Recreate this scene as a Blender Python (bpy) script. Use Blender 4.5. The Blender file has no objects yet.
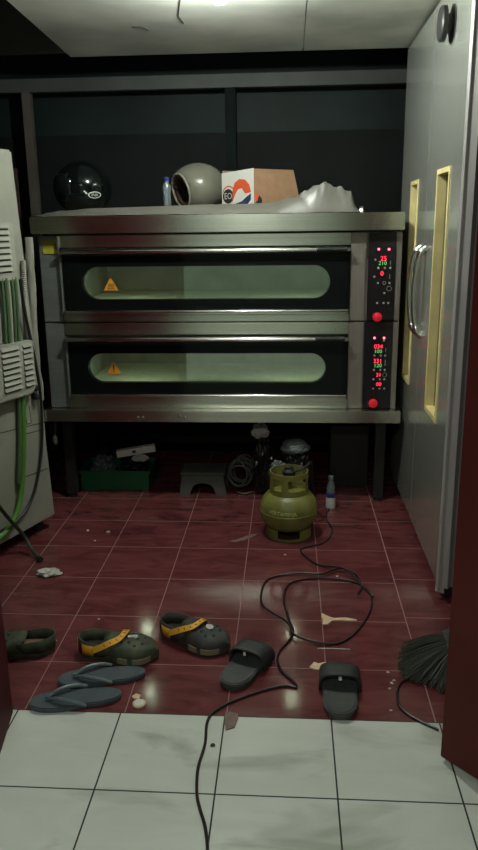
import bpy, bmesh, math, random
from mathutils import Vector, Matrix, noise
random.seed(7)
R = math.radians
SC = bpy.context.scene
COL = SC.collection

# ------------------------------------------------------------------ camera, world, exposure, large lights
cd = bpy.data.cameras.new('camera'); cam = bpy.data.objects.new('camera', cd); COL.objects.link(cam)
SC.camera = cam
F_PX, PITCH, YAW, ROLL = 741.33, 0.2646, -0.0687, -0.0126
CAM = Vector((0.1736, -2.1068, 1.3817))
fw = Vector((math.sin(YAW)*math.cos(PITCH), math.cos(YAW)*math.cos(PITCH), -math.sin(PITCH)))
r0 = Vector((math.cos(YAW), -math.sin(YAW), 0)); u0 = r0.cross(fw)
rr = r0*math.cos(ROLL) + u0*math.sin(ROLL); uu = -r0*math.sin(ROLL) + u0*math.cos(ROLL)
cam.matrix_world = Matrix(((rr.x, uu.x, -fw.x, CAM.x), (rr.y, uu.y, -fw.y, CAM.y), (rr.z, uu.z, -fw.z, CAM.z), (0, 0, 0, 1)))
cd.sensor_fit = 'HORIZONTAL'; cd.sensor_width = 36; cd.lens = F_PX*36/478; cd.clip_start = 0.02

w = bpy.data.worlds.new('world'); SC.world = w; w.use_nodes = True
w.node_tree.nodes['Background'].inputs[0].default_value = (0.75, 0.85, 0.8, 1)
w.node_tree.nodes['Background'].inputs[1].default_value = 0.05
SC.view_settings.view_transform = 'Standard'; SC.view_settings.look = 'None'
SC.view_settings.exposure = 0; SC.view_settings.gamma = 1; SC.view_settings.use_curve_mapping = False

BULB_STRENGTH = 1020.0
BULB_POS = (-0.07, 0.71, 2.15)
fl = bpy.data.lights.new('front_room_lamp', 'AREA'); fl.shape = 'RECTANGLE'; fl.size = 0.9; fl.size_y = 0.15
fl.energy = 30; fl.color = (0.93, 1.0, 0.93)
flo = bpy.data.objects.new('front_room_lamp', fl); COL.objects.link(flo); flo.location = (-0.2, -2.7, 2.38)

# ------------------------------------------------------------------ helpers
WM = {}
def mesh_obj(name, me, mat=None, parent=None, world=False):
    o = bpy.data.objects.new(name, me); COL.objects.link(o)
    if mat is not None:
        for m in (mat if isinstance(mat, (list, tuple)) else [mat]): me.materials.append(m)
    if parent is not None:
        o.parent = parent
        if world: me.transform(WM[parent].inverted())
        WM[o] = WM[parent].copy()
    else: WM[o] = Matrix.Identity(4)
    return o
def tag(o, label=None, cat=None, group=None, kind=None):
    if label: o['label'] = label
    if cat: o['category'] = cat
    if group: o['group'] = group
    if kind: o['kind'] = kind
    return o
def thing(name, label, cat, loc=(0, 0, 0), rot=(0, 0, 0), group=None, scale=1):
    o = bpy.data.objects.new(name, None); COL.objects.link(o); o.empty_display_size = .05
    o.location = loc; o.rotation_euler = rot; o.scale = (scale,)*3
    from mathutils import Euler
    WM[o] = Matrix.LocRotScale(Vector(loc), Euler(rot), Vector((scale,)*3))
    return tag(o, label, cat, group)

class MB:
    def __init__(s): s.v = []; s.f = []; s.mi = []; s.cur = 0
    def add(s, vs, fs):
        n = len(s.v); s.v += [Vector(p) for p in vs]; s.f += [[i+n for i in f] for f in fs]; s.mi += [s.cur]*len(fs); return s
    def box(s, x0, x1, y0, y1, z0, z1, M=None):
        vs = [(x, y, z) for x in (x0, x1) for y in (y0, y1) for z in (z0, z1)]
        if M is not None: vs = [M @ Vector(p) for p in vs]
        return s.add(vs, [(0, 1, 3, 2), (4, 6, 7, 5), (0, 4, 5, 1), (2, 3, 7, 6), (0, 2, 6, 4), (1, 5, 7, 3)])
    def hexa(s, bot, top):
        n = len(bot)
        return s.add(list(bot)+list(top), [list(range(n))[::-1], list(range(n, 2*n))]+[(i, (i+1) % n, n+(i+1) % n, n+i) for i in range(n)])
    def tube(s, pts, r, n=8, smooth=0, closed=False):
        pts = [Vector(p) for p in pts]
        if smooth: pts = spline(pts, smooth)
        rad = r if isinstance(r, (list, tuple)) else [r]*len(pts)
        if len(rad) != len(pts):
            rad = [rad[min(len(rad)-1, int(i*(len(rad)-1)/(len(pts)-1)+.5))] for i in range(len(pts))]
        vs = []; fs = []; up = Vector((0, 0, 1)); N = None
        for i, p in enumerate(pts):
            t = (pts[min(i+1, len(pts)-1)]-pts[max(i-1, 0)]).normalized()
            if N is None:
                N = t.cross(up if abs(t.z) < .9 else Vector((1, 0, 0))).normalized()
            else:
                N = (N - t*N.dot(t)).normalized()
            B = t.cross(N)
            vs += [p + (N*math.cos(2*math.pi*k/n)+B*math.sin(2*math.pi*k/n))*rad[i] for k in range(n)]
            if i:
                fs += [((i-1)*n+k, (i-1)*n+(k+1) % n, i*n+(k+1) % n, i*n+k) for k in range(n)]
        fs += [list(range(n))[::-1], list(range((len(pts)-1)*n, len(pts)*n))]
        return s.add(vs, fs)
    def cyl(s, p0, p1, r0, r1=None, n=24):
        return s.tube([p0, p1], [r0, r0 if r1 is None else r1], n)
    def lathe(s, prof, c=(0, 0, 0), n=40, M=None):
        vs = []; fs = []
        for i, (r, z) in enumerate(prof):
            vs += [Vector((c[0]+r*math.cos(2*math.pi*k/n), c[1]+r*math.sin(2*math.pi*k/n), c[2]+z)) for k in range(n)]
            if i: fs += [((i-1)*n+k, (i-1)*n+(k+1) % n, i*n+(k+1) % n, i*n+k) for k in range(n)]
        if M is not None: vs = [M @ p for p in vs]
        if prof[0][0] > 1e-5: fs.append(list(range(n))[::-1])
        if prof[-1][0] > 1e-5: fs.append(list(range((len(prof)-1)*n, len(prof)*n)))
        return s.add(vs, fs)
    def prism(s, poly, f0, f1):
        """poly 2D points, f0/f1 map 2D -> 3D for the two caps"""
        return s.hexa([f0(*p) for p in poly], [f1(*p) for p in poly])
    def rect_ring(s, ox0, ox1, oz0, oz1, inner, y0, y1):
        """plate in the xz plane with a hole whose outline is inner (list of (x,z)), thickness y0..y1"""
        cx = (ox0+ox1)/2; cz = (oz0+oz1)/2; n = len(inner); outer = []
        ix0 = min(p[0] for p in inner); ix1 = max(p[0] for p in inner); iz0 = min(p[1] for p in inner); iz1 = max(p[1] for p in inner)
        for x, z in inner:
            tx = (x-ix0)/(ix1-ix0)*2-1; tz = (z-iz0)/(iz1-iz0)*2-1; m = max(abs(tx), abs(tz)); tx /= m; tz /= m
            outer.append((cx+tx*(ox1-ox0)/2, cz+tz*(oz1-oz0)/2))
        vs = [(x, y, z) for y in (y0, y1) for ring in (outer, inner) for x, z in ring]
        fs = []
        for i in range(n):
            j = (i+1) % n
            fs += [(i, j, n+j, n+i), (2*n+i, 3*n+i, 3*n+j, 2*n+j), (n+i, n+j, 3*n+j, 3*n+i), (i, 2*n+i, 2*n+j, j)]
        return s.add(vs, fs)
    def build(s, name, mat, parent=None, world=False, bevel=0, smooth=35, subd=0, fix=True):
        me = bpy.data.meshes.new(name); me.from_pydata([tuple(p) for p in s.v], [], s.f)
        for p, m in zip(me.polygons, s.mi): p.material_index = m
        bm = bmesh.new(); bm.from_mesh(me)
        bmesh.ops.remove_doubles(bm, verts=bm.verts, dist=1e-6)
        if fix: bmesh.ops.recalc_face_normals(bm, faces=bm.faces)
        if bevel:
            es = [e for e in bm.edges if len(e.link_faces) == 2 and e.calc_face_angle(0) > R(40)]
            bmesh.ops.bevel(bm, geom=es, offset=bevel, segments=2, affect='EDGES', clamp_overlap=True)
        bm.to_mesh(me); bm.free()
        if smooth:
            for p in me.polygons: p.use_smooth = True
            me.set_sharp_from_angle(angle=R(smooth))
        o = mesh_obj(name, me, mat, parent, world)
        if subd:
            md = o.modifiers.new('subd', 'SUBSURF'); md.levels = subd; md.render_levels = subd
        return o

def spline(pts, k):
    out = []
    n = len(pts)
    for i in range(n-1):
        p0 = pts[max(i-1, 0)]; p1 = pts[i]; p2 = pts[i+1]; p3 = pts[min(i+2, n-1)]
        for j in range(k):
            t = j/k
            out.append(.5*((2*p1)+(p2-p0)*t+(2*p0-5*p1+4*p2-p3)*t*t+(3*p1-p0-3*p2+p3)*t**3))
    out.append(pts[-1]); return out

def text(body, size, mat, name, parent, M, extrude=0.0004, font_scale_x=1.0, align='CENTER', world=True, bend=None):
    cu = bpy.data.curves.new('t', 'FONT'); cu.body = body; cu.size = size; cu.extrude = extrude
    cu.align_x = align; cu.align_y = 'CENTER'; cu.resolution_u = 3
    tmp = bpy.data.objects.new('t', cu); COL.objects.link(tmp)
    dg = bpy.context.evaluated_depsgraph_get()
    me = bpy.data.meshes.new_from_object(tmp.evaluated_get(dg)); bpy.data.objects.remove(tmp)
    for v in me.vertices: v.co.x *= font_scale_x
    if bend:
        for v in me.vertices: v.co = bend(v.co)
    else: me.transform(M)
    me.materials.clear()
    return mesh_obj(name, me, mat, parent, world)

# ------------------------------------------------------------------ materials
def nm(name):
    m = bpy.data.materials.new(name); m.use_nodes = True
    nt = m.node_tree; return m, nt, nt.nodes['Principled BSDF'], nt.nodes, nt.links
def MAT(name, c, rough=.5, metal=0., var=.0, vscale=12., bump=0., bscale=60., aniso=0., tan=None, spec=.5, emis=None, es=0., alpha=1., trans=0., coat=0., rvar=0., stretch=(1, 1, 1), c2=None):
    m, nt, b, N, L = nm(name)
    b.inputs['Base Color'].default_value = (*c, 1); b.inputs['Roughness'].default_value = rough
    b.inputs['Metallic'].default_value = metal; b.inputs['Specular IOR Level'].default_value = spec
    b.inputs['Coat Weight'].default_value = coat; b.inputs['Transmission Weight'].default_value = trans; b.inputs['Alpha'].default_value = alpha
    tc = N.new('ShaderNodeTexCoord'); mp = N.new('ShaderNodeMapping'); L.new(tc.outputs['Object'], mp.inputs[0]); mp.inputs['Scale'].default_value = stretch
    if var or rvar or c2:
        n = N.new('ShaderNodeTexNoise'); n.inputs['Scale'].default_value = vscale; n.inputs['Detail'].default_value = 6; L.new(mp.outputs[0], n.inputs['Vector'])
        rp = N.new('ShaderNodeMapRange'); rp.inputs[1].default_value = .3; rp.inputs[2].default_value = .7; L.new(n.outputs[0], rp.inputs[0])
        mx = N.new('ShaderNodeMix'); mx.data_type = 'RGBA'; L.new(rp.outputs[0], mx.inputs[0])
        d = c2 if c2 else tuple(x*(1-var) for x in c)
        mx.inputs[6].default_value = (*d, 1); mx.inputs[7].default_value = (*(tuple(min(1, x*(1+var)) for x in c) if not c2 else c), 1)
        L.new(mx.outputs[2], b.inputs['Base Color'])
        if rvar:
            r2 = N.new('ShaderNodeMapRange'); r2.inputs[3].default_value = max(.02, rough-rvar); r2.inputs[4].default_value = rough+rvar
            L.new(n.outputs[0], r2.inputs[0]); L.new(r2.outputs[0], b.inputs['Roughness'])
    if bump:
        n = N.new('ShaderNodeTexNoise'); n.inputs['Scale'].default_value = bscale; n.inputs['Detail'].default_value = 4; L.new(mp.outputs[0], n.inputs['Vector'])
        bp = N.new('ShaderNodeBump'); bp.inputs['Strength'].default_value = bump; bp.inputs['Distance'].default_value = .01
        L.new(n.outputs[0], bp.inputs['Height']); L.new(bp.outputs[0], b.inputs['Normal'])
    if aniso:
        b.inputs['Anisotropic'].default_value = aniso
        cx = N.new('ShaderNodeCombineXYZ')
        for i in range(3): cx.inputs[i].default_value = tan[i]
        L.new(cx.outputs[0], b.inputs['Tangent'])
    if emis:
        b.inputs['Emission Color'].default_value = (*emis, 1); b.inputs['Emission Strength'].default_value = es
    return m

def tile_mat(name, size, off, tcol, tcol2, grout, gw, rough, vein, gloss_var=.05, spots=None):
    m, nt, b, N, L = nm(name)
    tc = N.new('ShaderNodeTexCoord'); mp = N.new('ShaderNodeMapping'); L.new(tc.outputs['Object'], mp.inputs[0])
    mp.inputs['Location'].default_value = (-off[0]+gw/2, -off[1]+gw/2, 0)
    br = N.new('ShaderNodeTexBrick'); br.offset = 0; br.squash = 1
    L.new(mp.outputs[0], br.inputs['Vector'])
    br.inputs['Scale'].default_value = 1; br.inputs['Mortar Size'].default_value = gw/2; br.inputs['Mortar Smooth'].default_value = 0
    br.inputs['Brick Width'].default_value = size; br.inputs['Row Height'].default_value = size; br.inputs['Bias'].default_value = 0
    # tile marbling: stretched warped noise; per-tile shade from the brick's own two colours
    mp2 = N.new('ShaderNodeMapping'); L.new(tc.outputs['Object'], mp2.inputs[0]); mp2.inputs['Rotation'].default_value = (0, 0, .7); mp2.inputs['Scale'].default_value = (1, 3, 1)
    n = N.new('ShaderNodeTexNoise'); n.inputs['Scale'].default_value = vein; n.inputs['Detail'].default_value = 8; n.inputs['Distortion'].default_value = 1.2; L.new(mp2.outputs[0], n.inputs['Vector'])
    rp = N.new('ShaderNodeMapRange'); rp.inputs[1].default_value = .35; rp.inputs[2].default_value = .68; L.new(n.outputs[0], rp.inputs[0])
    mx = N.new('ShaderNodeMix'); mx.data_type = 'RGBA'; mx.inputs[6].default_value = (*tcol, 1); mx.inputs[7].default_value = (*tcol2, 1); L.new(rp.outputs[0], mx.inputs[0])
    last = mx.outputs[2]
    if spots:
        n2 = N.new('ShaderNodeTexNoise'); n2.inputs['Scale'].default_value = spots[1]; n2.inputs['Detail'].default_value = 5; n2.inputs['Distortion'].default_value = .6; L.new(mp2.outputs[0], n2.inputs['Vector'])
        r2 = N.new('ShaderNodeMapRange'); r2.inputs[1].default_value = spots[2]; r2.inputs[2].default_value = spots[2]+.14; r2.inputs[4].default_value = spots[3]; L.new(n2.outputs[0], r2.inputs[0])
        m2 = N.new('ShaderNodeMix'); m2.data_type = 'RGBA'; L.new(r2.outputs[0], m2.inputs[0]); L.new(last, m2.inputs[6]); m2.inputs[7].default_value = (*spots[0], 1); last = m2.outputs[2]
    m3 = N.new('ShaderNodeMix'); m3.data_type = 'RGBA'; L.new(br.outputs['Fac'], m3.inputs[0]); L.new(last, m3.inputs[6]); m3.inputs[7].default_value = (*grout, 1)
    L.new(m3.outputs[2], b.inputs['Base Color'])
    n3 = N.new('ShaderNodeTexNoise'); n3.inputs['Scale'].default_value = 9; n3.inputs['Detail'].default_value = 5; L.new(tc.outputs['Object'], n3.inputs['Vector'])
    r3 = N.new('ShaderNodeMapRange'); r3.inputs[3].default_value = rough-gloss_var; r3.inputs[4].default_value = rough+gloss_var; L.new(n3.outputs[0], r3.inputs[0])
    m4 = N.new('ShaderNodeMix'); m4.data_type = 'FLOAT'; L.new(br.outputs['Fac'], m4.inputs[0]); L.new(r3.outputs[0], m4.inputs[2]); m4.inputs[3].default_value = .8
    L.new(m4.outputs[0], b.inputs['Roughness'])
    bp = N.new('ShaderNodeBump'); bp.inputs['Strength'].default_value = .25; bp.inputs['Distance'].default_value = .002; bp.invert = True
    L.new(br.outputs['Fac'], bp.inputs['Height']); L.new(bp.outputs[0], b.inputs['Normal'])
    return m

def clear_mat(name, tint, transp, rough=.05, gl=1.0, diff=None, dw=.0):
    """thin see-through sheet: transparent + fresnel gloss + optional diffuse share"""
    m, nt, b, N, L = nm(name); N.remove(b); out = N['Material Output']
    t = N.new('ShaderNodeBsdfTransparent'); t.inputs[0].default_value = (*tint, 1)
    g = N.new('ShaderNodeBsdfGlossy'); g.inputs['Roughness'].default_value = rough; g.inputs[0].default_value = (gl, gl, gl, 1)
    fr = N.new('ShaderNodeFresnel'); fr.inputs[0].default_value = 1.5
    base = t.outputs[0]
    if diff:
        d = N.new('ShaderNodeBsdfDiffuse'); d.inputs[0].default_value = (*diff, 1)
        ms = N.new('ShaderNodeMixShader'); ms.inputs[0].default_value = dw; L.new(base, ms.inputs[1]); L.new(d.outputs[0], ms.inputs[2]); base = ms.outputs[0]
    mr = N.new('ShaderNodeMath'); mr.operation = 'ADD'; mr.inputs[1].default_value = transp; L.new(fr.outputs[0], mr.inputs[0])
    mx = N.new('ShaderNodeMixShader'); L.new(mr.outputs[0], mx.inputs[0]); L.new(base, mx.inputs[1]); L.new(g.outputs[0], mx.inputs[2])
    L.new(mx.outputs[0], out.inputs[0]); return m

M_ = {}
M_['red_tile'] = tile_mat('red_marbled_tile', .3, (0, 0), (.100, .024, .027), (.165, .048, .050), (.29, .155, .14), .0030, .12, 5, .07, ((.25, .12, .11), 7, .63, .35))
M_['red_tile_cut'] = tile_mat('red_marbled_tile_cut', .3, (.001, .035), (.100, .024, .027), (.165, .048, .050), (.29, .155, .14), .0030, .12, 5, .07, ((.25, .12, .11), 7, .63, .35))
M_['white_tile'] = tile_mat('white_tile', .3073, (-.3107, -.2506), (.60, .62, .55), (.66, .68, .61), (.025, .022, .018), .0045, .2, 3, .08, ((.30, .30, .23), 2.6, .56, .6))
M_['steel'] = MAT('brushed_steel', (.66, .66, .57), .22, 1, .10, 5, .03, 60, .75, (0, 0, 1), stretch=(.3, 1, 40))
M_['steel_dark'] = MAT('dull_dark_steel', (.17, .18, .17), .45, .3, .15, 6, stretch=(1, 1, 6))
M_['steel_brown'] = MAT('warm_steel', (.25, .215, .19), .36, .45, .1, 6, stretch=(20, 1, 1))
M_['chrome'] = MAT('chrome', (.75, .74, .70), .14, 1)
M_['cab_steel'] = MAT('cabinet_steel', (.68, .70, .62), .24, .72, .06, 4, .006, 3, .6, (0, 1, 0), stretch=(1, 12, .5), rvar=.02)
M_['cab_steel_plain'] = MAT('cabinet_side_steel', (.40, .38, .37), .4, .2, .08, 6)
M_['black_glass'] = MAT('black_glass', (.005, .006, .006), .08, 0, spec=.15)
M_['panel_black'] = MAT('black_panel', (.012, .010, .011), .22)
M_['rubber'] = MAT('black_rubber', (.012, .012, .012), .6)
M_['cap_grey'] = MAT('dark_grey_cap', (.035, .035, .033), .45)
M_['black_paint'] = MAT('black_paint', (.012, .012, .011), .5)
M_['oven_glass'] = clear_mat('oven_glass', (.86, .93, .84), .12, .03)
M_['chamber'] = MAT('chamber_steel', (.42, .46, .40), .5, .1, .2, 7)
M_['stone'] = MAT('baking_stone', (.80, .84, .66), .7, 0, .1, 20)
M_['amber'] = MAT('amber_print', (.75, .30, .02), .5)
M_['amber_dark'] = MAT('dark_print', (.05, .03, .01), .5)
M_['yellow_label'] = MAT('yellow_label', (.42, .38, .03), .5)
M_['yellow_label2'] = MAT('dull_yellow_label', (.24, .21, .02), .5)
M_['yellow_frame'] = MAT('yellow_painted_frame', (.88, .72, .33), .5, 0, .12, 14)
M_['dark_glass'] = MAT('dark_window_glass', (.03, .035, .03), .06)
M_['maroon'] = MAT('maroon_gloss_paint', (.090, .014, .012), .45, 0, .2, 3, spec=.2)
M_['maroon_wall'] = MAT('maroon_wall_paint', (.075, .010, .014), .6, 0, .15, 5, spec=.15)
M_['ceiling'] = MAT('ceiling_board', (.72, .72, .64), .75, 0, c2=(.42, .43, .38), vscale=2.6, bump=.1, bscale=9)
M_['dark_void'] = MAT('dark_boards', (.12, .115, .11), .8, 0, .2, 5)  # plain dark grey-brown boards with slight random tone
M_['dark_wall'] = MAT('dark_teal_wall', (.008, .016, .015), .6, 0, .3, 2.5, spec=.25)
M_['dark_wall_low'] = MAT('dark_brown_wall', (.006, .008, .0075), .7, 0, .3, 5, spec=.2)
M_['beam'] = MAT('grey_beam_paint', (.060, .064, .060), .6, 0, .2, 5)
M_['trim_dark'] = MAT('dim_post_paint', (.008, .013, .013), .8, 0, .2, 8, spec=.1)
M_['post'] = MAT('brown_grey_post', (.085, .072, .062), .6, 0, .2, 8)
M_['front_wall'] = MAT('pale_green_wall', (.35, .42, .34), .7, 0, .08, 3)
M_['machine'] = MAT('aged_cream_enamel', (.27, .27, .225), .45, 0, .12, 5, .04, 25)
M_['machine_lou'] = MAT('pale_enamel_cover', (.31, .31, .26), .45, 0, .1, 9)
M_['slot'] = MAT('louvre_slot_shadow_gap', (.03, .03, .025), .8)
M_['green_cable'] = MAT('green_cable', (.08, .22, .03), .4)
M_['green_cable_dull'] = MAT('dull_green_cable', (.07, .12, .055), .5)
M_['dark_hose'] = MAT('dark_green_hose', (.02, .03, .015), .5)
M_['conduit'] = MAT('off_white_conduit', (.34, .33, .27), .5)
M_['cord_black'] = MAT('black_cord', (.01, .01, .01), .45)
M_['cord_brown'] = MAT('brown_cord', (.016, .007, .007), .4)
M_['cream'] = MAT('cream_scrap', (.70, .52, .32), .7, 0, .15, 40)
M_['chip'] = MAT('brown_chip', (.16, .10, .08), .6, 0, .3, 60)
M_['white'] = MAT('white_plastic', (.70, .70, .64), .4, 0, .05, 20)
M_['offwhite'] = MAT('off_white_card', (.62, .60, .55), .6)
M_['gas_green'] = MAT('olive_green_paint', (.17, .165, .040), .42, 0, .25, 14, .05, 40)
M_['gas_text'] = MAT('pale_yellow_print', (.55, .55, .2), .5)
M_['brass'] = MAT('brass', (.45, .30, .10), .3, 1)
M_['bag_black'] = MAT('black_plastic_bag', (.012, .012, .013), .25, 0)
M_['bag_grey'] = MAT('smoky_plastic_bag', (.11, .12, .125), .5, 0)
M_['bag_white'] = MAT('white_plastic_bag', (.45, .45, .42), .35, 0)
M_['crate_green'] = MAT('green_crate_plastic', (.008, .11, .04), .4)
M_['stool_grey'] = MAT('grey_stool_plastic', (.085, .09, .078), .5, 0, .1, 20)
M_['blue'] = MAT('blue_plastic', (.02, .03, .22), .4)
M_['cardboard'] = MAT('brown_cardboard', (.30, .17, .095), .8, 0, .1, 30)
M_['print_red'] = MAT('orange_red_print', (.62, .09, .03), .5)
M_['print_navy'] = MAT('navy_print', (.02, .03, .10), .5)
M_['print_black'] = MAT('black_print', (.015, .015, .015), .5)
M_['sheet'] = clear_mat('crumpled_clear_sheet', (.80, .80, .74), .03, .38, .8, (.24, .23, .19), .52)
M_['bottle'] = clear_mat('clear_bottle_plastic', (.85, .92, .93), .10, .12, 1, (.5, .6, .62), .22)
M_['helmet_olive'] = MAT('olive_grey_shell', (.16, .155, .12), .25, 0, .08, 10)
M_['helmet_band'] = MAT('dark_band_on_shell', (.075, .075, .062), .25)
M_['helmet_rim'] = MAT('pale_rim_trim', (.30, .27, .21), .4)
M_['helmet_liner'] = MAT('brown_padding', (.045, .022, .016), .95)
M_['helmet_black'] = MAT('glossy_black_shell', (.004, .006, .006), .12, 0)
M_['visor'] = MAT('smoked_visor', (.01, .012, .012), .05)
M_['croc_olive'] = MAT('olive_camouflage_foam', (.070, .080, .040), .65, c2=(.022, .026, .016), vscale=26)
M_['croc_dark'] = MAT('dark_camouflage_foam', (.060, .050, .040), .65, c2=(.014, .018, .016), vscale=22)
M_['croc_yellow'] = MAT('yellow_strap_foam', (.78, .38, .03), .5)
M_['croc_maroon'] = MAT('dark_maroon_patch', (.045, .012, .010), .6)
M_['croc_tan'] = MAT('tan_bumper', (.19, .15, .10), .6)
M_['croc_in'] = MAT('black_footbed', (.012, .012, .011), .8)
M_['slide'] = MAT('charcoal_foam', (.048, .052, .048), .7, 0, .15, 60, .1, 200)
M_['slide_band'] = MAT('charcoal_strap', (.032, .035, .033), .55, 0, .1, 40)
M_['flip'] = MAT('slate_blue_foam', (.05, .064, .075), .65, 0, .2, 30)
M_['flip_strap'] = MAT('grey_blue_strap', (.10, .13, .14), .4)
M_['clog_brown'] = MAT('tan_insole', (.20, .11, .08), .7)
M_['broom'] = MAT('dark_green_bristle', (.10, .11, .085), .6)
M_['broom_head'] = MAT('dark_broom_head', (.02, .02, .018), .5)
M_['red_led'] = MAT('red_led', (.4, .01, .02), .4, emis=(1, .02, .06), es=2.6)
M_['red_led_dot'] = MAT('red_led_dot', (.4, .01, .02), .4, emis=(1, .10, .16), es=5)
M_['green_led'] = MAT('green_led', (.02, .3, .05), .4, emis=(.25, 1, .25), es=.55)
M_['key_grey'] = MAT('grey_key_print', (.30, .30, .27), .5)
M_['red_button'] = MAT('red_button_plastic', (.75, .015, .03), .3, emis=(1, .02, .05), es=.12)
M_['bulb'] = MAT('lit_bulb', (1, 1, 1), .5, emis=(.93, 1.0, .93), es=BULB_STRENGTH)
M_['chamber_lamp'] = MAT('chamber_lamp', (1, 1, 1), .5, emis=(.95, 1.0, .85), es=110)
M_['grille'] = MAT('rusty_grille', (.06, .022, .018), .7)
M_['rag'] = MAT('crumpled_film', (.55, .52, .48), .35, 0, .2, 60)

# ------------------------------------------------------------------ the setting
m = MB()
m.add([(-1.8, -.2506, 0), (.6, -.2506, 0), (.6, 2.6, 0), (-1.8, 2.6, 0)], [(0, 1, 2, 3)])
m.cur = 1; m.add([(.6, -.2506, 0), (1.7, -.2506, 0), (1.7, 2.6, 0), (.6, 2.6, 0)], [(0, 1, 2, 3)])
m.cur = 2; m.add([(-2.2, -4.2, 0), (2.4, -4.2, 0), (2.4, -.2506, 0), (-2.2, -.2506, 0)], [(0, 1, 2, 3)])
m.cur = 3; m.box(-2.2, 2.4, -4.2, 2.6, -.06, -.001)
tag(m.build('floor', [M_['red_tile'], M_['red_tile_cut'], M_['white_tile'], M_['dark_void']], smooth=0), kind='structure')

# ceiling boards: one slab each, a dark joint between
m = MB()
for xa, xb, xc, xd in ((-.838, -.924, .234, .234), (.238, .238, 1.7, 1.7)):   # near/far left edge, near/far right edge
    m.hexa([(xa, -.25, 2.2), (xc, -.25, 2.2), (xd, 1.90, 2.2), (xb, 1.90, 2.2)], [(xa, -.25, 2.212), (xc, -.25, 2.212), (xd, 1.90, 2.212), (xb, 1.90, 2.212)])
m.box(-.838, 1.7, -.25, 1.90, 2.214, 2.23)
tag(m.build('ceiling', M_['ceiling'], smooth=0), kind='structure')
m = MB()
m.tube([(-.25, .55, 2.199), (-.262, .85, 2.1985), (-.235, .95, 2.199), (-.28, 1.2, 2.1985), (-.275, 1.32, 2.199)], .002, 5)
m.tube([(-.5, 1.35, 2.199), (-.46, 1.36, 2.1985), (-.44, 1.42, 2.199)], .0018, 5)
tag(m.build('trim_1', M_['slot']), kind='structure', label='fine dark cracks in the ceiling board')
m = MB(); m.box(-1.8, 1.7, -.25, 2.6, 2.62, 2.66)
m.box(-1.8, 1.7, 2.05, 2.11, 2.26, 2.62)
tag(m.build('roof_underside', M_['dark_void'], smooth=0), kind='structure')
m = MB(); m.box(-1.8, 1.7, 2.52, 2.6, 1.90, 2.66); m.cur = 1; m.box(-1.8, 1.7, 2.505, 2.6, 0, 1.88); m.cur = 1; m.box(-1.8, 1.7, 2.507, 2.6, 1.88, 1.90)
tag(m.build('wall_back', [M_['dark_wall'], M_['dark_wall_low'], M_['beam']], smooth=0), kind='structure')
m = MB(); m.box(-1.9, -1.8, -.25, 2.6, 0, 2.66); tag(m.build('wall_left', M_['dark_wall_low'], smooth=0), kind='structure')
m = MB(); m.box(1.7, 1.8, -.25, 2.6, 0, 2.66); tag(m.build('wall_right', M_['dark_wall_low'], smooth=0), kind='structure')
m = MB(); m.box(-1.8, 1.5, 2.34, 2.40, 2.115, 2.185); tag(m.build('trim_2', M_['beam'], bevel=.003), kind='structure', label='grey horizontal beam across the back above the oven')
m = MB(); m.box(-1.345, -1.295, 2.34, 2.39, 0, 2.115); tag(m.build('trim_3', M_['post'], bevel=.003), kind='structure', label='brown grey upright post left of the oven')
m = MB(); m.box(-.19, -.13, 2.36, 2.40, 0, 2.115); tag(m.build('trim_4', M_['trim_dark'], bevel=.003), kind='structure', label='dark upright post behind the oven')
# partition with the doorway: left jamb, lintel, right part
m = MB()
m.hexa([(-1.8, -.265, 0), (-.632, -.265, 0), (-.600, -.455, 0), (-1.8, -.455, 0)], [(-1.8, -.265, 2.6), (-.632, -.265, 2.6), (-.600, -.455, 2.6), (-1.8, -.455, 2.6)])
m.box(.80, 1.7, -.40, -.265, 0, 2.6)
tag(m.build('wall_front', M_['maroon_wall'], bevel=.002), kind='structure', label='maroon painted wall around the doorway')
m = MB(); m.box(-2.2, 2.4, -4.3, -4.2, 0, 2.6); m.box(-2.3, -2.2, -4.2, -.455, 0, 2.6); m.box(2.4, 2.5, -4.2, -.4, 0, 2.6)
tag(m.build('wall_rear', M_['front_wall'], smooth=0), kind='structure', label='pale green walls of the front room')
m = MB(); m.box(-2.2, 2.4, -4.2, -.46, 2.6, 2.65); tag(m.build('ceiling_front', M_['front_wall'], smooth=0), kind='structure')
# open maroon door leaf on the right
D0 = Vector((.580, -.408, 0)); dd = Vector((.69, -.724, 0)).normalized(); dn = Vector((.724, .69, 0)).normalized()
m = MB()
q = [D0, D0+dd*.42, D0+dd*.42+dn*.035, D0+dn*.035]
m.hexa([p+Vector((0, 0, .012)) for p in q], [p+Vector((0, 0, 2.15)) for p in q])
door = tag(m.build('door_1', M_['maroon'], bevel=.003), kind='structure', label='maroon door leaf standing open on the right')

# ------------------------------------------------------------------ ceiling bulb
b = thing('light_bulb', 'lit white bulb hanging under the stained ceiling in front of the oven', 'light bulb', (BULB_POS[0], BULB_POS[1], 2.2))
m = MB(); m.lathe([(.001, -.092), (.018, -.088), (.030, -.075), (.034, -.057), (.030, -.040), (.020, -.028), (.016, -.024)], n=24); m.build('glass', M_['bulb'], b)
m = MB(); m.lathe([(.0165, -.024), (.0165, -.014), (.028, -.012), (.030, -.001)], n=24); m.build('holder', M_['white'], b)

# ------------------------------------------------------------------ deck oven
OV = thing('deck_oven', 'wide stainless steel two-deck electric baking oven with long black glass doors', 'oven', (-.17, 1.88, 0))
YF = 1.455
def part(name, mat, mb, parent=OV, **k): return mb.build(name, mat, parent, world=True, **k)
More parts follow.
